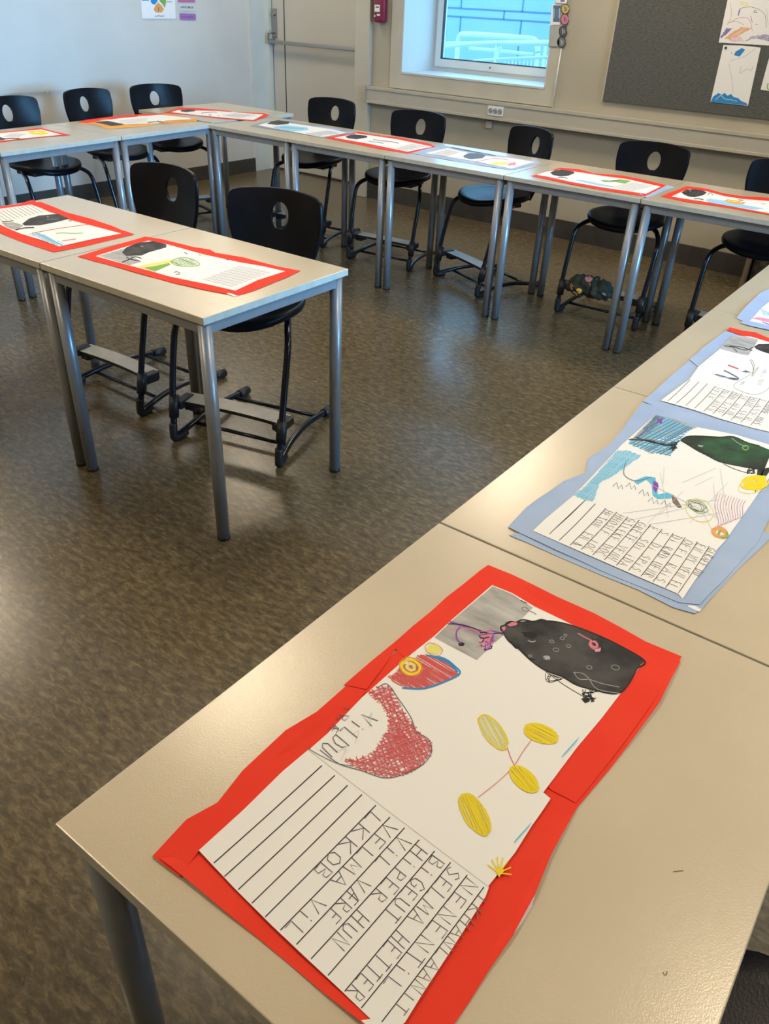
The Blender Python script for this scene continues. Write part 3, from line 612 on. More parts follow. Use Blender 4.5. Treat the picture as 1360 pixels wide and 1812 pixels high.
s.fill('yellow', z((930, 1105), (955, 1095), (972, 1108), (945, 1140)))
adopt(s.build(), t)
s = Sheet('writing_sheet', onT, ZS+0.0003)
RBL = (716, 1812); s.paper([(545, 1330), (700, 1449), (864, 1573), (858, 1590), (790, 1696), (748, 1760), (716, 1812), px(-0.155, 0.245), px(-0.178, 0.246), (655, 1806), (600, 1753), (540, 1697), (480, 1640), (415, 1575), (352, 1508), (430, 1437), (500, 1368)])
s.stroke('faint', [(545, 1330), (700, 1449), (864, 1573)], 1.2, curve=False)
v = Zm(560, 1400, 4.25)
RL = [(v((1255, 735))[0], v((488, 1750))[0]), (v((1130, 645))[0], v((335, 1645))[0]), (v((1005, 550))[0], v((210, 1520))[0]), (v((885, 465))[0], v((85, 1400))[0]),
      (q((990, 355))[0][0:2] and v((770, 380))[0], q((586, 718))[0]), (v((660, 290))[0], q((537, 670))[0]), (v((550, 210))[0], q((484, 622))[0]), (v((445, 120))[0], q((433, 578))[0]), (v((340, 40))[0], q((389, 532))[0]),
      (q((708, 138))[0], q((343, 487))[0]), (q((665, 105))[0], q((297, 443))[0]), (q((622, 72))[0], q((262, 398))[0])]
for a, b in RL: s.stroke('line', [a, ((a[0]+b[0])/2+0.6, (a[1]+b[1])/2+0.5), b], 2.0)
rows = ['IKHANLAANIT', 'NENENTiL', 'SELMA HETTER', 'BiGEUT', 'HiPER HUN', 'ViL VÆRE', 'VELMA ViL', 'LKKOB']
ends = [(0.04, 0.92), (0.02, 0.86), (0.02, 1.02), (0.03, 0.52), (0.04, 0.86), (0.05, 0.78), (0.03, 1.02), (0.05, 0.62)]
ext = ((RL[0][0][0]+24, RL[0][0][1]+20), (RL[0][1][0]+28, RL[0][1][1]+22))
for i, (tx, e) in enumerate(zip(rows, ends)):
    text_on(s, 'pen' if i else 'brown', RL[i], RL[i-1] if i else ext, tx, e[0], e[1], 1.6, 0.78, 0.04)
adopt(s.build(), t)

# --- second poster, blue border
t = poster('blue-bordered poster with dark green creature and a teal snake, on the second table', 1180, 900)
e_ = Zm(880, 560, 2.833)
TRc, BRc = px(-0.135, 1.52), px(-0.128, 1.0)
low = card('card_border', onT, Z0, [(900, 948), (930, 960), (986, 985), (1060, 1017), (1127, 1044), (1190, 1076), (1228, 1087), (1243, 1076), (1304, 1008), (1360, 955), px(-0.112, 1.22), px(-0.2, 1.2), (1100, 900)], BLUE, None, lift=0.0007, seed=13); adopt(low, t)
adopt(card('card_border', onT, Z0+0.0009, [(898, 934), (930, 900), (996, 853), (1035, 838), (1039, 813), (1075, 790), (1100, 762), (1134, 714), (1180, 724), (1260, 742), (1360, 770), TRc, px(-0.125, 1.22), (1340, 960), (1296, 1010), (1236, 1072), (1200, 1068), (1060, 1010), (915, 943)], BLUE, None, lift=0.0007, seed=14), t)
adopt(card('paper_edge', onT, 0.0005, [(1226, 1060), (1246, 1072), (1236, 1084), (1216, 1074)], PAPER, None, lift=0.001, seed=15), t)
s = Sheet('drawing_sheet', onT, ZS)
s.paper([(1014, 879), (1040, 852), (1099, 789), (1130, 762), (1159, 736), (1195, 746), (1233, 758), (1300, 771), (1360, 789), px(-0.16, 1.44), (1360, 847), (1320, 905), (1281, 960), (1268, 974), (1140, 925), (1080, 902)])
s.fill('grey', e_((790, 500), (880, 520), (1000, 562), (900, 600), (650, 645), (700, 590)))
tl = e_((790, 505), (860, 520), (975, 565), (930, 600), (900, 640), (860, 705), (760, 690), (655, 645), (720, 590))
s.hatch('sky', tl, 0.2, 2.0, 1.5, 0.9, 2); s.hatch('slate', tl, -0.5, 4.5, 1.6, 0.9); s.hatch('slate', e_((790, 500), (830, 510), (760, 590), (690, 620)), -0.8, 1.6, 1.4)
s.fill('purple', e_((800, 520), (825, 518), (820, 545), (800, 540)))
body = e_((915, 628), (945, 610), (1000, 606), (1110, 612), (1180, 610), (1250, 640), (1310, 655), (1372, 680)) + [px(-0.17, 1.33)] + e_((1372, 765), (1300, 772), (1200, 755), (1110, 735), (1050, 705), (1000, 680), (960, 655))
s.fill('green', body); s.stroke('black', body[:7], 2); s.stroke('black', body[9:]+body[:1], 1.6)
for a in (((655, 625), (760, 630), (850, 655), (910, 630)), ((690, 612), (780, 640), (880, 650))): s.stroke('black', e_(*a), 2.0)
s.stroke('brown', e_((665, 620), (760, 625), (850, 648)), 1.2)
for _ in range(9): s.stroke('black', e_(*[(random.uniform(855, 900), random.uniform(635, 685)) for _ in range(3)]), 1.4)
for _ in range(8): s.stroke('black', e_(*[(random.uniform(1245, 1290), random.uniform(765, 800)) for _ in range(3)]), 1.3)
s.stroke('black', e_((1130, 745), (1180, 770), (1260, 795)), 1.0)
s.stroke('pale', e_((1170, 615), (1200, 640), (1240, 660)), 1.0); s.loop('leaf', *e_((1240, 665))[0], 5, 4, 0, 1.5, 2); s.fill('pale', e_((1000, 650), (1030, 655), (1022, 662), (1004, 658)))
cy = e_((600, 680), (650, 682), (715, 705), (660, 745), (600, 790), (510, 840), (475, 932), (430, 925), (385, 903), (440, 860), (520, 770))
s.hatch('sky', cy, -0.75, 1.9, 1.5, 0.8, 2); s.hatch('skyp', cy, 0.2, 2.6, 1.4, 0.8, 2)
s.stroke('pen', e_((640, 740), (632, 800), (690, 832), (770, 812)), 1.2)
s.fill('sky', e_((680, 832), (740, 808), (788, 815), (800, 870), (800, 900), (850, 890), (885, 905), (860, 920), (800, 922), (775, 905), (770, 850), (745, 825), (700, 850)))
s.fill('purple', e_((778, 832), (800, 840), (805, 860), (790, 892), (776, 870))); s.fill('brown', e_((870, 905), (895, 920), (922, 965), (905, 968), (875, 940)))
for k, (a, b) in enumerate(((575, 860), (640, 862), (705, 895), (752, 935), (815, 950))): s.stroke('pen', e_((a, b), (a+20, b-20), (a+28, b+12), (a+45, b-8), (a+50, b+14)), 1.1, curve=False)
s.loop('yellow', *e_((1285, 840))[0], 25, 13, -0.1, 3.0, 4, 0.6); s.fill('yellow', e_((1215, 830), (1260, 808), (1340, 805), (1345, 830), (1320, 870), (1230, 855), (1270, 835), (1310, 828), (1260, 822))); s.loop('lemon', *e_((1275, 860))[0], 26, 12, -0.1, 1.0)
s.loop('orange', *e_((1110, 1090))[0], 15, 10, 0.2, 2.6, 3, 0.5); s.loop('leaf', *e_((1128, 1098))[0], 10, 8, 0.2, 2.0, 2, 0.4); s.loop('lemon', *e_((1010, 980))[0], 26, 19, 0.4, 1.0, 1.3); s.loop('leaf', *e_((1000, 958))[0], 20, 11, 0.4, 0.9, 2.5, 0.3, 0.15); s.loop('pen', *e_((990, 960))[0], 16, 8, 0.4, 0.7, 2.5, 0.3, 0.15)
for k in range(11): s.stroke('rose' if k % 2 else 'purple', e_((1100+k*14, 890+k*4), (1085+k*14, 960), (1105+k*12, 1040-k*3), (1080+k*13, 1075-k*6)), 0.7)
for k in range(14): s.stroke('faint', e_(*[(random.uniform(620, 1180), random.uniform(720, 1080)) for _ in range(2)]), 0.7)
adopt(s.build(), t)
s = Sheet('writing_sheet', onT, ZS+0.0003)
s.paper([(942, 942), (965, 920), (1014, 879), (1080, 902), (1140, 925), (1268, 974), (1262, 984), (1228, 1030), (1206, 1063), (1199, 1054), (1120, 1020), (1040, 985)])
g = Zm(980, 860, 4.533)
RL = [g((245, 128), (0, 360)), g((328, 155), (38, 450)), g((412, 192), (125, 488)), g((500, 222), (215, 523)), g((588, 260), (305, 568)), g((680, 285), (400, 605)), g((770, 322), (495, 650)), g((862, 358), (592, 692)), g((950, 393), (692, 738)), g((1048, 425), (788, 782)), g((1145, 460), (888, 830)), g((1240, 495), (992, 872)), g((1330, 530), (1085, 915))]
for a, b in RL[:-1]: s.stroke('line', [a, ((a[0]+b[0])/2+0.7, (a[1]+b[1])/2+0.4), b], 1.25)
s.stroke('line', [g((245, 128))[0], g((0, 360))[0], g((-40, 400))[0]], 1.2)
for i, tx in enumerate(('HETON  EN &', 'HHOSLE  IOC', 'GTLEKE DOC', 'GRETE VENN', 'E  SOI iDA', 'S  Di SPiS', 'Di RØD UFNR', 'OFFI RAiS', 'EN NY VEN FL')):
    text_on(s, 'brown' if i % 3 else 'pen', RL[i+2], RL[i+3], tx, 0.03, 0.98, 0.8, 0.76, 0.06)
text_on(s, 'brown', RL[11], RL[12], 'GIRAFF DU', 0.02, 0.6, 0.8, 0.7)
adopt(s.build(), t)

# --- third poster, blue with a red top strip
t = poster('blue-bordered poster with a red strip along its far end, with a grey leaf drawing', 1290, 670)
r = Zm(1120, 580, 5.667)
adopt(card('card_border', onT, Z0, r((925, 35), (760, 160), (575, 308), (545, 345), (450, 420), (300, 560), (190, 660), (90, 742), (250, 800), (420, 850), (600, 905), (900, 990), (1200, 1050), (1370, 1085))+[px(-0.125, 1.535), px(-0.125, 2.12)]+r((1360, 150), (1100, 70)), BLUE, None, lift=0.0010, seed=23), t)
adopt(card('strip', onT, Z0+0.0008, r((935, 32), (965, 4), (1100, 38), (1220, 52), (1365, 112))+[px(-0.2, 2.13), px(-0.2, 2.09)]+r((1365, 155), (1180, 95), (1080, 85)), RED, None, lift=0.001, seed=24), t)
adopt(card('card_border', onT, Z0+0.0012, r((560, 325), (640, 392), (655, 385), (580, 318)), BLUE, None, lift=0.001, seed=25), t)
s = Sheet('drawing_sheet', onT, ZS)
s.paper(r((560, 528), (650, 400), (860, 225), (1000, 92), (1080, 90), (1180, 100), (1370, 158))+[px(-0.16, 2.06), px(-0.16, 1.78)]+r((1370, 752), (1100, 685), (900, 622), (740, 575)))
s.fill('grey', r((1000, 95), (1100, 92), (1250, 130), (1150, 290), (1000, 260), (868, 222)))
s.fill('dark', r((1205, 200), (1250, 175), (1370, 172))+[px(-0.17, 1.98), px(-0.17, 1.9)]+r((1370, 275), (1290, 250), (1230, 225)))
for a in (((905, 190), (1020, 210), (1120, 235), (1200, 205)), ((960, 195), (1080, 205), (1190, 240))): s.stroke('black', r(*a), 1.4)
s.stroke('black', r((1000, 215), (1030, 245), (1040, 252)), 1.2)
s.stroke('slate', r((905, 440), (960, 465), (1050, 520), (1000, 530), (900, 500), (820, 480)), 2.4); s.stroke('black', r((830, 485), (940, 510), (1040, 525)), 1.5)
s.stroke('red', r((945, 385), (1050, 425)), 2.4); s.fill('slate', r((1075, 452), (1125, 438), (1180, 460), (1130, 462)))
s.stroke('brown', r((1165, 330), (1195, 400), (1200, 470)), 0.9); s.stroke('brown', r((1180, 330), (1210, 390), (1185, 500), (1250, 410)), 0.8)
s.stroke('pale', r((1250, 405), (1150, 490), (1020, 570), (1020, 620), (1180, 680), (1300, 660), (1370, 600)), 0.9)
text_on(s, 'pale', *[r(*k) for k in (((1080, 560), (1050, 600)), ((1130, 540), (1110, 590)))], 'HE', 0, 1, 0.7); text_on(s, 'pale', *[r(*k) for k in (((1290, 440), (1230, 590)), ((1350, 430), (1290, 590)))], 'HEi DU', 0, 1, 0.7)
s.stroke('pale', r((780, 470), (880, 505), (960, 515)), 0.8)
adopt(s.build(), t)
s = Sheet('writing_sheet', onT, ZS+0.0003)
s.paper(r((272, 742), (420, 630), (560, 528), (740, 575), (900, 622), (1100, 685), (1370, 752))+[px(-0.155, 1.76), px(-0.155, 1.60)]+r((1370, 1060), (1200, 1020), (880, 930), (600, 835)))
RL = [r((565, 535), (343, 748)), r((655, 555), (430, 770)), r((740, 572), (520, 795)), r((822, 597), (610, 822)), r((910, 625), (700, 855)), r((995, 650), (792, 878)), r((1083, 678), (885, 903)), r((1172, 703), (975, 940)), r((1268, 722), (1072, 965)), r((1355, 745), (1170, 993)), r((1440, 770), (1265, 1020))]
for a, b in RL[:-1]: s.stroke('pen', [a, ((a[0]+b[0])/2+0.8, (a[1]+b[1])/2+0.4), b], 1.0)
for i, tx in enumerate(('VELE', 'MiN AVEN', 'HUN TiTTE', 'SE ALENE', 'HUN SER', 'LAVER', 'SAMME HUS')): text_on(s, 'brown' if i % 2 else 'pen', RL[i+3], RL[i+4], tx, 0.03, 0.95 if i else 0.55, 0.6, 0.75)
adopt(s.build(), t)

# --- fourth poster, blue, cut by the right picture edge
t = poster('blue-bordered poster cut by the right picture edge, farthest in the right row', 1345, 555)
r = Zm(1280, 500, 15.1)
adopt(card('card_border', onT, Z0, r((430, 1095), (700, 1180), (1210, 1290))+[px(-0.16, 2.19), px(-0.16, 2.30)]+r((1000, 700)), BLUE, None, lift=0.002, seed=31), t)
adopt(card('card_border', onT, Z0+0.0008, r((335, 965), (600, 650), (820, 430), (980, 285), (1215, 180))+[px(-0.33, 2.62), px(-0.14, 2.62), px(-0.15, 2.24)]+r((1215, 1230), (780, 1120), (470, 1030)), BLUE, None, lift=0.001, seed=32), t)
s = Sheet('drawing_sheet', onT, ZS)
s.paper(r((690, 1050), (830, 900), (980, 720), (1100, 620), (1215, 530))+[px(-0.36, 2.58), px(-0.18, 2.58), px(-0.18, 2.28)]+r((1215, 1170), (900, 1100)))
for k in range(3): s.stroke('sky', r((960+40*k, 720+60*k), (1080, 790+50*k), (1215, 850+20*k)), 1.2)
s.fill('pink', r((740, 985), (900, 950), (1215, 1000), (1215, 1100), (1040, 1060))); s.stroke('purple', r((1020, 1080), (1120, 1120), (1215, 1150)), 1.5)
adopt(s.build(), t)

# --- posters of the window row, corner, left row and island: outline, sheet, solid marks, strokes
def far_poster(label, k, cards, sheet, fills=(), strokes=(), texts=(), hatches=()):
    allp = [p for p in k(*sheet)]; cu = sum(p[0] for p in allp)/len(allp); cw = sum(p[1] for p in allp)/len(allp)
    t = poster(label, cu, cw)
    for i, (mt, pts) in enumerate(cards): adopt(card('card_border', onT, Z0+0.0006*i, k(*pts), mt, None, lift=0.0010 if i == 0 else 0.0006, seed=len(label)+i), t)
    s = Sheet('drawing_sheet', onT, 0.0024); s.paper(k(*sheet))
    for c, pts in fills: s.fill(c, k(*pts))
    for c, pts, g_, a in hatches: s.hatch(c, k(*pts), a, g_, g_*0.55, 0.3)
    for c, w_, pts in strokes: s.stroke(c, k(*pts), w_)
    for c, (a, b), (a2, b2), n, w_ in texts:        # n rows between two edges of a written block
        for i in range(n):
            f0, f1 = i/n, (i+0.75)/n
            L0 = [(a[0]+(a2[0]-a[0])*f, a[1]+(a2[1]-a[1])*f) for f in (f0, f1)]; R0 = [(b[0]+(b2[0]-b[0])*f, b[1]+(b2[1]-b[1])*f) for f in (f0, f1)]
            s.stroke('pale', k(L0[0], R0[0]), w_*0.8)
            m_ = 22; zz = []
            for j in range(m_):
                f = j/m_; top_ = j % 2; P_ = (L0[top_][0]+(R0[top_][0]-L0[top_][0])*f, L0[top_][1]+(R0[top_][1]-L0[top_][1])*f); zz.append(P_)
            s.stroke(c, k(*zz), w_*0.45, curve=False)
    adopt(s.build(), t); return t
k = Zm(1160, 320, 6.8)
far_poster('red-bordered poster with black creature, orange sun and blue water, right end of the window row', k, [(RED, ((50, 192), (365, 68), (500, 82), (620, 100), (800, 150), (1050, 190), (1360, 208), (1520, 240), (1440, 432), (1360, 414), (1000, 352), (700, 302), (400, 264)))],
    ((185, 196), (300, 140), (400, 103), (620, 135), (820, 190), (1040, 225), (1360, 250), (1470, 275), (1405, 405), (1360, 397), (1000, 332), (600, 260)),
    [('dark', ((305, 145), (370, 112), (470, 108), (560, 122), (612, 150), (560, 182), (460, 205), (390, 195), (330, 170))), ('skyp', ((590, 240), (640, 222), (820, 245), (1000, 285), (1200, 322), (1300, 340), (1180, 355), (900, 315), (650, 270))), ('orange', ((820, 245), (860, 230), (1000, 250), (1080, 270), (1040, 290), (900, 277))), ('pale', ((395, 125), (415, 120), (420, 135)))],
    [('black', 1.5, ((455, 225), (510, 222), (570, 235))), ('slate', 1.5, ((990, 235), (1050, 242))), ('black', 0.9, ((620, 180), (650, 150), (690, 182))), ('pale', 1.0, ((1260, 280), (1320, 288))), ('yellow', 1.8, ((860, 245), (950, 258), (1040, 272)))])
k = Zm(930, 280, 5.037)
far_poster('red-bordered poster with a pale blue strip at its right end, in the window row', k, [(BLUE, ((1180, 225), (1325, 258), (1078, 354), (1000, 330))), (RED, ((45, 160), (130, 142), (305, 86), (480, 102), (600, 137), (850, 155), (1000, 185), (1255, 243), (1062, 342), (700, 290), (400, 235))), ],
    ((95, 152), (180, 125), (300, 106), (450, 125), (700, 165), (900, 190), (1200, 257), (1070, 322), (700, 268), (400, 215), (200, 170)),
    [('dark', ((215, 132), (260, 112), (330, 106), (430, 125), (430, 140), (380, 160), (310, 168), (240, 155))), ('leaf', ((660, 200), (760, 204), (840, 192), (940, 207), (880, 232), (800, 217), (700, 218))), ('skyp', ((430, 200), (500, 198), (800, 262), (740, 264), (560, 230)))],
    [('black', 1.2, ((280, 178), (330, 175), (370, 185))), ('brown', 1.2, ((760, 205), (830, 208)))], [('pale', ((760, 262), (960, 300)), ((960, 218), (1150, 252)), 6, 0.4)])
k = Zm(740, 240, 5.667)
far_poster('pale blue poster lying in the bluish window glare, window row', k, [(BLUE, ((-75, 176), (230, 95), (340, 118), (780, 198), (900, 213), (1240, 272), (940, 350), (500, 282), (0, 192)))],
    ((60, 182), (290, 130), (440, 165), (700, 213), (950, 232), (1160, 270), (930, 335), (560, 262), (300, 217)),
    [('slate', ((450, 207), (500, 180), (600, 182), (680, 200), (640, 232), (520, 242), (455, 225))), ('lemon', ((720, 285), (780, 268), (900, 270), (870, 302), (760, 298))), ('pink', ((890, 290), (970, 268), (978, 300), (900, 307)))],
    [('rose', 1.0, ((580, 265), (760, 235), (900, 250))), ('slate', 1.6, ((330, 122), (560, 165), (770, 205)))], [('pale', ((130, 185), (300, 215)), ((300, 140), (430, 168)), 4, 0.5)])
k = Zm(440, 200, 3.778)
far_poster('red-bordered poster left of the window glare, with a small dark creature', k, [(RED, ((505, 168), (600, 148), (735, 127), (800, 140), (1000, 165), (1200, 203), (1248, 228), (1060, 273), (850, 237), (700, 206)))],
    ((570, 168), (720, 140), (800, 150), (1000, 180), (1225, 228), (1060, 262), (800, 208)), [('dark', ((645, 158), (700, 145), (790, 155), (792, 166), (720, 179), (660, 172)))],
    [('pen', 1.0, ((830, 180), (880, 188), (950, 195), (1000, 205))), ('slate', 1.0, ((800, 192), (900, 205)))], [('pale', ((980, 238), (1060, 255)), ((1100, 205), (1200, 225)), 4, 0.4)])
far_poster('grey-edged poster with dark creature over sky blue water, left part of the window row', k, [(mat('slate_card', (0.28, 0.31, 0.38), 0.7), ((8, 87), (120, 55), (260, 53), (540, 98), (722, 134), (505, 168), (300, 132))), (BLUE, ((300, 75), (540, 97), (715, 132), (600, 140), (400, 100)))],
    ((60, 84), (165, 54), (400, 88), (560, 113), (655, 135), (490, 164), (280, 126)), [('dark', ((118, 75), (150, 58), (200, 51), (272, 62), (265, 76), (190, 83))), ('skyp', ((155, 95), (250, 85), (390, 100), (400, 116), (300, 127), (210, 115)))], [('sky', 1.5, ((210, 98), (300, 104), (370, 110)))], [('pale', ((380, 140), (480, 158)), ((540, 118), (630, 136)), 4, 0.4)])
k = Zm(280, 180, 6.18)
far_poster('red-bordered poster on the corner table by the door', k, [(RED, ((60, 123), (230, 68), (380, 68), (640, 88), (850, 112), (1150, 128), (1222, 150), (1050, 214), (640, 182), (380, 150)))],
    ((140, 118), (220, 95), (640, 105), (1150, 145), (1040, 205), (640, 172), (330, 141)), [('dark', ((240, 100), (330, 85), (410, 95), (400, 108), (310, 119), (250, 112)))], [('pen', 0.9, ((470, 130), (600, 118), (640, 122))), ('orange', 1.4, ((800, 112), (860, 118))), ('purple', 1.2, ((550, 150), (580, 150))), ('rose', 1.0, ((650, 160), (670, 162)))], [('pale', ((700, 155), (900, 180)), ((850, 128), (1100, 150)), 4, 0.4)])
k = Zm(0, 180, 2.833)
far_poster('poster with red and orange borders on the left row, its creature in shadow', k, [(ORANGE, ((395, 109), (480, 116), (540, 139), (700, 126), (800, 112), (985, 99), (992, 88), (880, 70), (810, 59), (600, 80), (430, 98))), (RED, ((388, 104), (430, 92), (600, 71), (770, 61), (830, 59), (800, 68), (600, 86), (480, 100), (440, 108)))],
    ((470, 104), (600, 85), (800, 67), (950, 84), (960, 90), (830, 97), (790, 109), (620, 117), (540, 122)), [('dark', ((470, 104), (540, 98), (625, 116), (560, 124)))], [('brown', 1.8, ((740, 106), (800, 102), (820, 107))), ('brown', 1.4, ((790, 98), (805, 106)))], [('pale', ((600, 112), (740, 100)), ((600, 92), (740, 80)), 3, 0.4)])  # creature drawn in dark ink, as on the other posters
far_poster('red-bordered poster with yellow scribble on the left row, cut by the left picture edge', k, [(RED, ((-170, 180), (0, 155), (205, 132), (260, 147), (356, 168), (200, 181), (60, 196), (0, 206), (-130, 226)))],
    ((-105, 186), (0, 160), (208, 141), (312, 168), (100, 188), (0, 199), (-80, 206)), [('dark', ((-60, 190), (0, 180), (30, 188), (20, 195), (-40, 200)))], [('black', 1.6, ((20, 190), (60, 186), (100, 188))), ('yellow', 2.2, ((140, 156), (180, 150), (230, 156), (180, 162), (160, 158), (215, 165), (240, 160))), ('lemon', 2.0, ((150, 160), (200, 168), (245, 158)))], [('pale', ((20, 178), (100, 180)), ((60, 160), (140, 160)), 3, 0.4)])
k = Zm(130, 400, 3.317)
t = far_poster('red-bordered poster with dark creature and green leaf, right island table', k, [(PAPER, ((900, 400), (948, 418), (985, 402), (940, 380))), (RED, ((22, 181), (230, 120), (420, 64), (520, 80), (700, 125), (800, 140), (830, 158), (1000, 188), (1200, 240), (1332, 265), (1250, 305), (1180, 332), (1050, 385), (955, 413), (780, 380), (600, 340), (440, 297), (230, 237)))],
    ((130, 181), (300, 128), (440, 90), (545, 110), (760, 170), (980, 218), (1110, 240), (1242, 270), (1080, 322), (950, 384), (780, 345), (560, 300), (450, 268), (250, 215)),
    [('grey', ((150, 180), (300, 135), (330, 170), (400, 215), (330, 235), (250, 212))), ('dark', ((285, 160), (310, 130), (380, 103), (470, 93), (545, 112), (545, 130), (440, 160), (400, 178), (310, 181))), ('lemon', ((375, 240), (430, 228), (560, 205), (600, 196), (575, 222), (480, 272), (440, 264))), ('leaf', ((410, 250), (480, 240), (560, 222), (570, 232), (480, 272)))],
    [('black', 1.8, ((285, 218), (330, 200), (360, 185), (400, 195))), ('black', 1.6, ((310, 185), (335, 200), (390, 210))), ('leaf', 1.4, ((570, 215), (620, 192), (690, 197), (742, 228), (700, 241), (610, 237), (570, 215))), ('pen', 1.2, ((590, 280), (605, 272), (625, 285), (600, 290))), ('pen', 1.4, ((650, 160), (670, 168))), ('leaf', 1.5, ((735, 172), (750, 178))), ('red', 1.3, ((895, 200), (910, 206))), ('pale', 1.2, ((395, 122), (410, 126)))],
    [('pale', ((760, 318), (940, 362)), ((985, 232), (1180, 272)), 9, 0.7)], [('leaf', ((575, 215), (620, 196), (690, 200), (735, 228), (690, 238), (610, 235)), 2.0, 0.4)])
k = Zm(0, 345, 5.44)
t = far_poster('red-bordered poster with ruled lines at its far end, left island table', k, [(RED, ((-260, 235), (-120, 150), (0, 115), (180, 90), (322, 46), (352, 72), (390, 70), (500, 110), (650, 172), (900, 240), (1080, 300), (1170, 340), (1292, 382), (1050, 440), (800, 500), (520, 554), (350, 500), (200, 450), (0, 368)))],
    ((-190, 215), (0, 140), (180, 115), (300, 98), (400, 135), (480, 172), (560, 195), (650, 240), (970, 325), (1168, 378), (900, 430), (570, 503), (400, 440), (200, 380), (60, 320), (0, 292)),
    [('grey', ((20, 275), (130, 270), (230, 300), (160, 350), (60, 315))), ('dark', ((215, 285), (280, 235), (380, 205), (560, 188), (670, 237), (540, 270), (380, 300), (240, 303)))],
    [('black', 1.5, ((20, 268), (80, 262), (130, 255))), ('black', 2.0, ((150, 345), (240, 325), (330, 322))), ('red', 1.2, ((310, 375), (450, 350), (600, 325), (860, 290))), ('slate', 1.4, ((450, 245+0), (560, 240))) , ('leaf', 1.2, ((540, 378), (620, 372), (700, 378), (800, 374))), ('rose', 1.8, ((600, 450), (670, 440), (730, 432))), ('brown', 1.6, ((660, 258), (690, 255))), ('pale', 1.6, ((455, 218), (468, 218)))]
    + [('brown', 0.7, ((-20+i*38, 160-i*7), (110+i*38, 245-i*9+(4 if i > 4 else 0)))) for i in range(-2, 9)], [], [('sky', ((250, 385), (370, 373), (430, 392), (620, 478), (600, 500), (480, 470), (350, 405)), 2.0, 0.5)])

# small pencil stroke and smudge on the nearest table
bm = bmesh.new()
s = Sheet('pencil_mark', onT, 0.0002); s.stroke('brown', [(1190, 1543), (1200, 1541.5), (1209, 1541)], 1.3); s.stroke('brown', [(1172, 1720), (1176, 1726), (1180, 1719), (1178, 1727)], 1.2)
tag(s.build(), 'tiny brown pencil mark on the bare part of the nearest table top', 'mark')

# ------------------------------------------------------------------ wall things
NW = Vector((0, -1, 0)); NLW = Vector((1, 0, 0))
onW = lambda y: (lambda u, w: atY(u, w, y))
def wall_sheet(name, label, cat, at, up, zoff, outline, fills=(), strokes=(), hatches=(), paper=PAPER, group=None, solid=0.0008):
    s = Sheet(name, at, zoff, up, paper); s.paper(outline)
    for c, pts in fills: s.fill(c, pts)
    for c, pts, g_, a, w_ in hatches: s.hatch(c, pts, a, g_, w_, 0.4, 1)
    for c, w_, pts in strokes: s.stroke(c, pts, w_)
    return s, lambda: tag(s.build(), label, cat, group)
k = Zm(1160, 0, 6.8); on_felt = onW(YW-0.020)
s, fin = wall_sheet('childs_drawing', 'wide childs drawing with purple and orange arcs pinned to the pinboard top', 'drawing', on_felt, NW, 0.001, k((755, 512), (870, -40), (880, -90), (1480, -50), (1420, 552)),
    (), [('rose', 0.8, k((900, 270), (1000, 215), (1120, 230), (1160, 370))), ('brown', 0.7, k((1020, 100), (1150, 85), (1300, 160), (1330, 330))), ('rose', 0.7, k((860, 280), (960, 255), (1060, 300))), ('violet', 1.6, k((1015, 100), (990, 190), (1005, 120))), ('purple', 0.8, k((1140, 190), (1160, 270))), ('slate', 0.9, k((1190, 120), (1215, 150), (1180, 150), (1190, 120))), ('orange', 0.7, k((900, 40), (905, 200), (860, 300))), ('faint', 0.8, k((1330, 100), (1350, 300))), ('slate', 0.8, k((1200, 290), (1220, 300)))],
    [('violet', k((780, 440), (850, 340), (920, 345), (830, 430), (790, 470)), 1.4, -0.8, 1.2), ('orange', k((830, 470), (900, 400), (1030, 325), (1160, 345), (1040, 400), (900, 470)), 1.7, -0.6, 1.1), ('violet', k((1070, 500), (1150, 440), (1300, 415), (1400, 430), (1390, 500), (1200, 460)), 1.8, -0.4, 1.1), ('rose', k((860, 450), (1000, 420), (1060, 500), (900, 500)), 2.6, 0.4, 0.8)])
text_on(s, 'yellow', *[k(*a) for a in (((930, 70), (1110, 70)), ((930, 15), (1110, 15)))], 'VOL', 0.5, 1.1, 1.0)
fin()
s, fin = wall_sheet('childs_drawing', 'tall childs drawing with blue waves along its bottom, on the pinboard', 'drawing', on_felt, NW, 0.001, k((655, 1228), (812, 542), (1035, 548), (1262, 572), (1108, 1272)),
    [('blue', k((940, 660), (960, 620), (1035, 578), (1075, 598), (1040, 640), (1010, 680), (960, 672))), ('blue', k((658, 1228), (690, 1160), (755, 1118), (790, 1142), (830, 1118), (860, 1152), (905, 1130), (935, 1168), (990, 1180), (1025, 1215), (1090, 1240), (1106, 1268)))],
    [('faint', 0.8, k((880, 770), (910, 920), (930, 1130))), ('faint', 0.8, k((900, 730), (1060, 680), (1190, 590))), ('brown', 0.7, k((910, 625), (912, 650))), ('skyp', 1.4, k((720, 1200), (780, 1150), (830, 1190), (900, 1200), (980, 1220))), ('faint', 1.0, k((1030, 800), (1010, 880), (1060, 850), (1100, 830), (1150, 850), (1160, 800)))])
d_ = fin(); pn = atY(1160+842/6.8, 575/6.8, YW-0.021)
link('pin', T([(pn.x, pn.y, pn.z), (pn.x, pn.y-0.006, pn.z)], 0.006, 12), M_black, d_)
s, fin = wall_sheet('childs_drawing', 'narrow white sheet with green marks at the right picture edge, on the pinboard', 'drawing', on_felt, NW, 0.001, k((1258, 1080), (1360, 700), (1500, 720), (1420, 1100)), (), [('leaf', 2.0, k((1350, 1000), (1340, 1060), (1370, 1080)))]); fin()
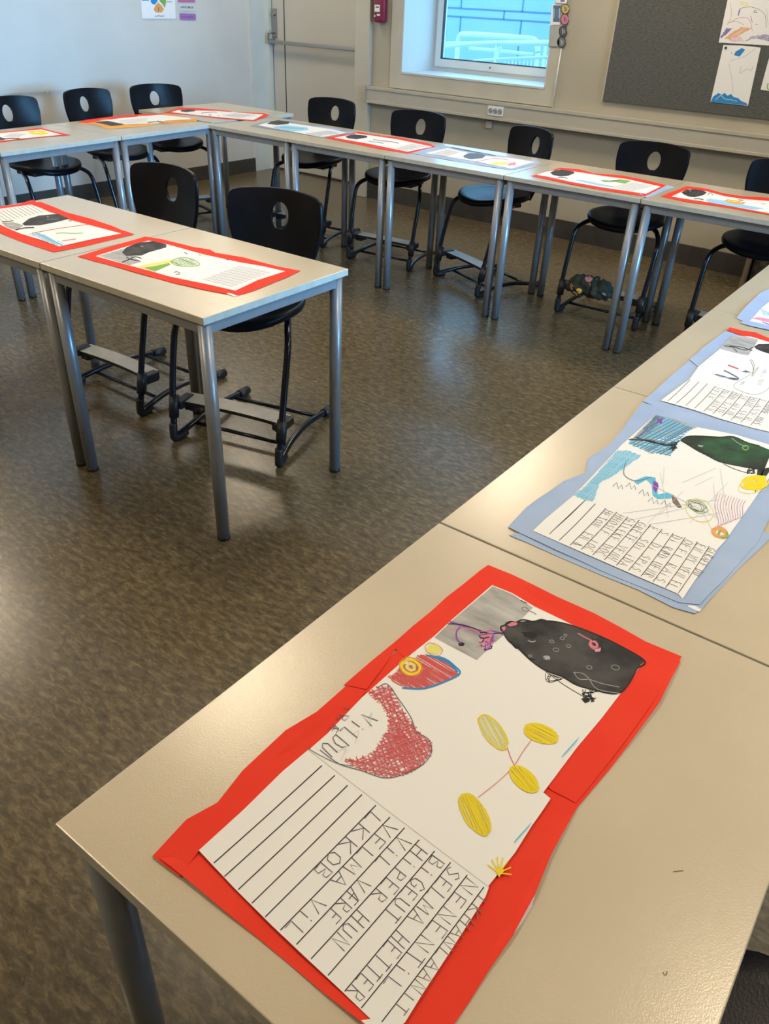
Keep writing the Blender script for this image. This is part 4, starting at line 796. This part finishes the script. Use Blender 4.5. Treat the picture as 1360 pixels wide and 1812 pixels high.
# alarm box between door and window
ax = -4.165
al = thing('fire_alarm_box', 'dark red fire alarm box with white label beside the door', 'alarm', (ax, YW, 1.25))
M_alarm = mat('alarm_red', (0.24, 0.018, 0.055), 0.35)
link('housing', B(-0.048, 0.048, -0.055, 0, -0.012, 0.30, bevel=0.016), M_alarm, al, True)
link('label', B(-0.036, 0.012, -0.0562, -0.055, 0.055, 0.098), M_white, al)
link('print', B(-0.026, 0.004, -0.0570, -0.0560, 0.080, 0.087), M_black, al)
link('sounder', T([(-0.012, -0.055, 0.175), (-0.012, -0.060, 0.175)], 0.024, 20), mat('alarm_dark', (0.08, 0.01, 0.02), 0.5), al)
link('button', B(-0.012, 0.018, -0.059, -0.055, 0.030, 0.042, bevel=0.002), M_white, al)
link('button', B(-0.038, -0.026, -0.059, -0.055, 0.022, 0.034, bevel=0.002), M_white, al)
# paper strip right of the window
k = Zm(970, 0, 20.1); on_c = onW(YW-0.012)
def paper_thing(name, label, pts, fills=(), strokes=(), paper=PAPER):
    s, fin = wall_sheet(name, label, 'paper decoration', on_c, NW, 0.002, pts, fills, strokes, (), paper, 'paper figures beside the window'); o = fin(); md = o.modifiers.new('thickness', 'SOLIDIFY'); md.thickness = 0.0006; return o
paper_thing('paper_card', 'blue-painted paper card right of the window', k((60, 880), (130, 150), (450, 160), (400, 880)), [('slate', k((165, 780), (180, 190), (450, 190), (400, 790)))], [('violet', 2.6, k((300, 350), (310, 600))), ('sky', 2.2, k((210, 300), (200, 650))), ('skyp', 2.0, k((400, 300), (380, 650)))])
paper_thing('paper_card', 'pale speckled paper card below the blue card', k((0, 1660), (60, 900), (400, 900), (380, 1660)), (), [('brown', 1.4, k((170, 1330), (185, 1335))), ('pen', 1.1, k((175, 1000), (190, 1005))), ('brown', 1.0, k((0, 1655), (350, 1665)))], mat('paper_grey', (0.42, 0.43, 0.38), 0.75))
def disc(cx, cy, rx, ry, n=22): return k(*[(cx+rx*math.cos(2*PI*i/n), cy+ry*math.sin(2*PI*i/n)) for i in range(n)])
for (nm, lab, cx, cy, rx, ry, c, pp) in (('paper_disc', 'yellow paper disc, topmost beside the blue card', 600, 320, 145, 175, 'brown', mat('paper_yellow', (0.55, 0.48, 0.16), 0.7)), ('paper_disc', 'red and pink paper disc under the yellow disc', 580, 690, 145, 200, 'purple', mat('paper_rose', (0.60, 0.22, 0.27), 0.7)),
        ('paper_disc', 'dark grey paper disc, upper of the two grey ones', 520, 1110, 140, 190, 'pale', mat('paper_slate', (0.10, 0.11, 0.13), 0.7)), ('paper_disc', 'dark grey ring-marked paper disc, lowest of the strip', 465, 1500, 150, 190, 'pale', mat('paper_slate2', (0.16, 0.17, 0.17), 0.7))):
    paper_thing(nm, lab, disc(cx, cy, rx, ry), (), [('black', 1.0, disc(cx, cy, rx*0.97, ry*0.97)), (c, 2.0, k((cx-20, cy-90), (cx, cy), (cx-10, cy+90))), (c, 1.2, k((cx+50, cy-60), (cx+60, cy+80)))], pp)
paper_thing('paper_card', 'violet-patterned paper piece at the top of the strip beside the window', k((260, 100), (280, -160), (720, -160), (700, 60), (640, 130)), [('violet', k((430, 70), (440, -100), (600, -100), (580, 60)))], [('pen', 1.2, k((640, 130), (690, 0), (710, -100)))])

# sheets on the left wall
on_l = lambda u, w: atX(u, w, XL+0.002); k = Zm(220, 0, 4.857)
s, fin = wall_sheet('autumn_poster', 'laminated autumn poster with an orange tree on the left wall', 'poster', on_l, NLW, 0.001, k((150, 160), (130, -160), (430, -180), (440, 160)),
    [('orange', k((250, 85), (262, 50), (290, 20), (322, 50), (338, 80), (320, 108), (270, 108))), ('blue', k((225, 15), (230, -60), (280, -70), (285, 10), (262, 40), (240, 35))), ('leaf', k((300, 10), (310, -60), (355, -50), (358, 20), (345, 70), (330, 40)))],
    [('brown', 1.2, k((292, 60), (292, 100))), ('blue', 1.4, k((150, 5), (175, 2), (210, 5))), ('pen', 0.9, k((362, 15), (408, 15)))])
text_on(s, 'pen', *[k(*a) for a in (((262, 146), (345, 146)), ((262, 128), (345, 128)))], 'AUTUMN', 0, 1, 0.7); p_ = fin()
M_pinkc, M_purc = mat('card_pink', (0.50, 0.16, 0.32), 0.5), mat('card_purple', (0.36, 0.19, 0.42), 0.5)
s, fin = wall_sheet('name_card', 'pink name card, topmost of three on the left wall', 'card', on_l, NLW, 0.001, k((460, 20), (455, -60), (605, -60), (608, 20)), paper=M_pinkc, group='name cards on the left wall'); fin()
s, fin = wall_sheet('name_card', 'white name card between the pink and the purple one', 'card', on_l, NLW, 0.001, k((470, 92), (462, 28), (612, 28), (615, 92)), paper=mat('card_white', (0.62, 0.65, 0.63), 0.5), group='name cards on the left wall')
text_on(s, 'pen', *[k(*a) for a in (((485, 70), (595, 74)), ((485, 50), (595, 54)))], 'NOVEMBER', 0, 1, 0.9); fin()
s, fin = wall_sheet('name_card', 'purple name card, lowest of three on the left wall', 'card', on_l, NLW, 0.001, k((475, 165), (472, 118), (482, 112), (606, 118), (614, 125), (615, 168), (606, 175), (485, 172)), paper=M_purc, group='name cards on the left wall')
text_on(s, 'purple', *[k(*a) for a in (((490, 152), (592, 156)), ((490, 134), (592, 138)))], 'NOVEMBER', 0, 1, 0.7); fin()

# ------------------------------------------------------------------ floral cap on a footrest, box in the far right corner
fx = atZ(1040, 528, 0.15); rnd = random.Random(5)
cap = thing('floral_cap', 'crumpled dark floral cap lying on the footrest of the chair below the pinboard corner', 'cap', (fx.x, fx.y+0.02, 0.153), 0.25)
def lump(name, c, r, seed, m, parent, fold=7):
    bm = bmesh.new(); bmesh.ops.create_icosphere(bm, subdivisions=4, radius=1); q = random.Random(seed); ph = [q.uniform(0, 6) for _ in range(6)]
    for v_ in bm.verts:
        n = v_.co.normalized(); a = math.atan2(n.y, n.x)
        k_ = 1 + 0.10*math.sin(fold*a+ph[0]+3*n.z) + 0.07*math.sin(9*n.z+ph[1]+4*a) + 0.05*math.sin(13*n.x+ph[2])
        v_.co = Vector((n.x*r[0]*k_, n.y*r[1]*k_, max(-0.8, n.z)*r[2]*k_))+Vector(c)
    return link(name, bm, m, parent, True)
def floral():
    m = mat('floral_cloth', (0.03, 0.04, 0.03), 0.85); nt = m.node_tree; b = nt.nodes['Principled BSDF']; L = nt.links
    tc = nt.nodes.new('ShaderNodeTexCoord'); vo = nt.nodes.new('ShaderNodeTexVoronoi'); vo.inputs['Scale'].default_value = 27
    L.new(tc.outputs['Object'], vo.inputs['Vector'])
    r1 = nt.nodes.new('ShaderNodeValToRGB'); r1.color_ramp.interpolation = 'CONSTANT'; e = r1.color_ramp.elements
    e[0].position = 0; e[0].color = (0.025, 0.035, 0.02, 1); e[1].position = 0.45; e[1].color = (0.50, 0.16, 0.14, 1)
    for p, c in ((0.58, (0.85, 0.45, 0.04, 1)), (0.70, (0.05, 0.06, 0.035, 1)), (0.84, (0.65, 0.45, 0.42, 1)), (0.93, (0.12, 0.02, 0.04, 1))):
        k_ = e.new(p); k_.color = c
    sx = nt.nodes.new('ShaderNodeSeparateColor'); L.new(vo.outputs['Color'], sx.inputs[0]); L.new(sx.outputs[0], r1.inputs[0])
    th = nt.nodes.new('ShaderNodeMath'); th.operation = 'LESS_THAN'; th.inputs[1].default_value = 0.55; L.new(vo.outputs['Distance'], th.inputs[0])
    mx = nt.nodes.new('ShaderNodeMix'); mx.data_type = 'RGBA'; mx.inputs['A'].default_value = (0.022, 0.026, 0.018, 1); L.new(th.outputs[0], mx.inputs['Factor']); L.new(r1.outputs[0], mx.inputs['B']); L.new(mx.outputs['Result'], b.inputs['Base Color'])
    return m
MF = floral()
lump('crown', (0.045, 0.0, 0.042), (0.068, 0.055, 0.050), 2, MF, cap, 5); lump('fold', (-0.045, 0.005, 0.048), (0.072, 0.055, 0.055), 3, MF, cap, 6)
link('bow', T(smooth_path([(0.0, 0.0, 0.09), (0.015, 0.0, 0.105), (0.03, 0.005, 0.10), (0.02, 0, 0.088)]), 0.006, 8), M_black, cap)
# open-fronted box against the wall at the right
bx = thing('wooden_box', 'brown wooden box with dark contents on the floor below the pinboard, at the right edge', 'box', (-1.13, 5.10, 0))
bm = bmesh.new(); box(bm, 0, 0.022, 0, 0.26, 0, 0.34); box(bm, 0.50, 0.52, 0, 0.26, 0, 0.34); box(bm, 0.022, 0.50, 0.24, 0.26, 0, 0.34); box(bm, 0.022, 0.50, 0.0, 0.24, 0, 0.02); box(bm, 0.022, 0.50, 0.0, 0.24, 0.32, 0.34)
link('carcass', bm, noisy('box_wood', (0.20, 0.135, 0.085), (0.26, 0.18, 0.115), 14, 0.55, mapscale=(1, 1, 0.15)), bx)
link('contents', B(0.035, 0.49, 0.03, 0.235, 0.021, 0.30, bevel=0.02), noisy('box_contents', (0.02, 0.018, 0.015), (0.085, 0.06, 0.045), 22, 0.8), bx)

# ------------------------------------------------------------------ ceiling lamps
M_lamp = mat('lamp_diffuser', (0.9, 0.85, 0.75), 0.6, emit=(1.0, 0.80, 0.52, 5.0)); M_lf = mat('lamp_frame', (0.75, 0.75, 0.73), 0.4)
for i, (x, y) in enumerate(LAMPS):
    t = thing('ceiling_lamp', 'square flush ceiling lamp with warm white diffuser', 'lamp', (x, y, ZC), 0, 'ceiling lamps in three rows')
    bm = bmesh.new(); a = 0.30
    for q_ in ((-a, a, -a, -a+0.02), (-a, a, a-0.02, a), (-a, -a+0.02, -a+0.0201, a-0.0201), (a-0.02, a, -a+0.0201, a-0.0201)): box(bm, *q_, -0.045, 0)
    link('frame', bm, M_lf, t); link('diffuser', B(-a+0.02, a-0.02, -a+0.02, a-0.02, -0.04, -0.01), M_lamp, t)
    l = bpy.data.lights.new('lamp_light', 'AREA'); l.shape = 'SQUARE'; l.size = 0.54; l.energy = LAMP_W*(0.55 if y > 4.5 else 0.78 if (x, y) == (-2.1, 1.75) else 1.0); l.color = (1.0, 0.84, 0.62)
    lo = bpy.data.objects.new('lamp_light', l); lo.parent = t; lo.location = (0, 0, -0.047); col.objects.link(lo)

# ------------------------------------------------------------------ outside the window
M_fac = noisy('facade_panel', (0.23, 0.335, 0.43), (0.27, 0.38, 0.48), 0.6, 0.6); M_joint = mat('facade_joint', (0.06, 0.15, 0.23), 0.7); M_rail = mat('galvanised_rail', (0.62, 0.68, 0.68), 0.4, 0.2)
gz = -0.15
tag(link('yard', B(-30, 12, YG+0.3, 40, gz-0.1, gz), noisy('yard_paving', (0.40, 0.44, 0.45), (0.50, 0.54, 0.55), 3, 0.8)), 'pale paved yard outside the window', 'ground')['kind'] = 'structure'
YF = 12.5
fb = thing('facade', 'low light blue panelled building outside the window', 'building', (-8, YF, gz))
link('panels', B(-12, 12, 0, 0.4, 0, 2.05), M_fac, fb)
bm = bmesh.new()
za = [atY(700+u/4.533, w/4.533, YF).z-gz for u, w in ((850, 86), (850, 156))]
for zz in za+[za[1]-0.95]: box(bm, -12, 12, -0.004, 0.01, zz-0.012, zz+0.012)
for u, w, zlo, zhi in ((525, 30, za[0], 2.05), (1020, 40, za[0], 2.05), (868, 120, za[1], za[0]), (515, 220, 0, za[1]), (1000, 230, 0, za[1])):
    xx = atY(700+u/4.533, w/4.533, YF).x+8; box(bm, xx-0.012, xx+0.012, -0.004, 0.01, zlo, zhi)
link('panel_joints', bm, M_joint, fb)
k = Zm(700, 0, 4.533)
def rail_at(y, r, *pts):
    return smooth_path([atY(*p, y) for p in k(*pts)], 4) if len(pts) > 2 else [atY(*p, y) for p in k(*pts)]
def barrier(label, y, top, posts, mids, r):
    t = thing('bike_barrier', label, 'barrier', (0, 0, 0), 0, 'steel barriers outside the window')
    P_ = rail_at(y, r, *top); link('top_rail', T(P_, r, 10), M_rail, t)
    for (u, w) in posts:
        a = atY(*k((u, w))[0], y); link('post', T([(a.x, y, gz), tuple(a)], r*0.9, 10), M_rail, t)
    for seg in mids: link('rail', T(rail_at(y, r, *seg), r*0.6, 8), M_rail, t)
    return t
barrier('nearest steel barrier with bent top rail outside the window', 8.2, ((500, 330), (515, 290), (550, 275), (750, 285), (1060, 310), (1105, 320), (1130, 350), (1140, 420)), [(500, 330), (1140, 420)], [((590, 388), (800, 405), (1110, 440))], 0.028)
barrier('long lower steel barrier crossing the window view', 7.6, ((395, 370), (600, 352), (800, 345), (1000, 350), (1300, 350)), [(812, 350), (1290, 350)], [((395, 345), (800, 342), (1300, 338)), ((620, 488), (900, 470), (1300, 455))], 0.020)
bm = bmesh.new()
t = barrier('low steel barrier with thin uprights at the right of the window view', 7.9, ((800, 480), (830, 400), (850, 345), (1000, 342), (1250, 335)), [(1205, 340)], [((830, 480), (1230, 462))], 0.018)
for i in range(12):
    a = atY(*k((880+i*30, 470-i*1.0))[0], 7.9); link('upright', T([(a.x, 7.9, gz), tuple(a)], 0.007, 6), M_rail, t)
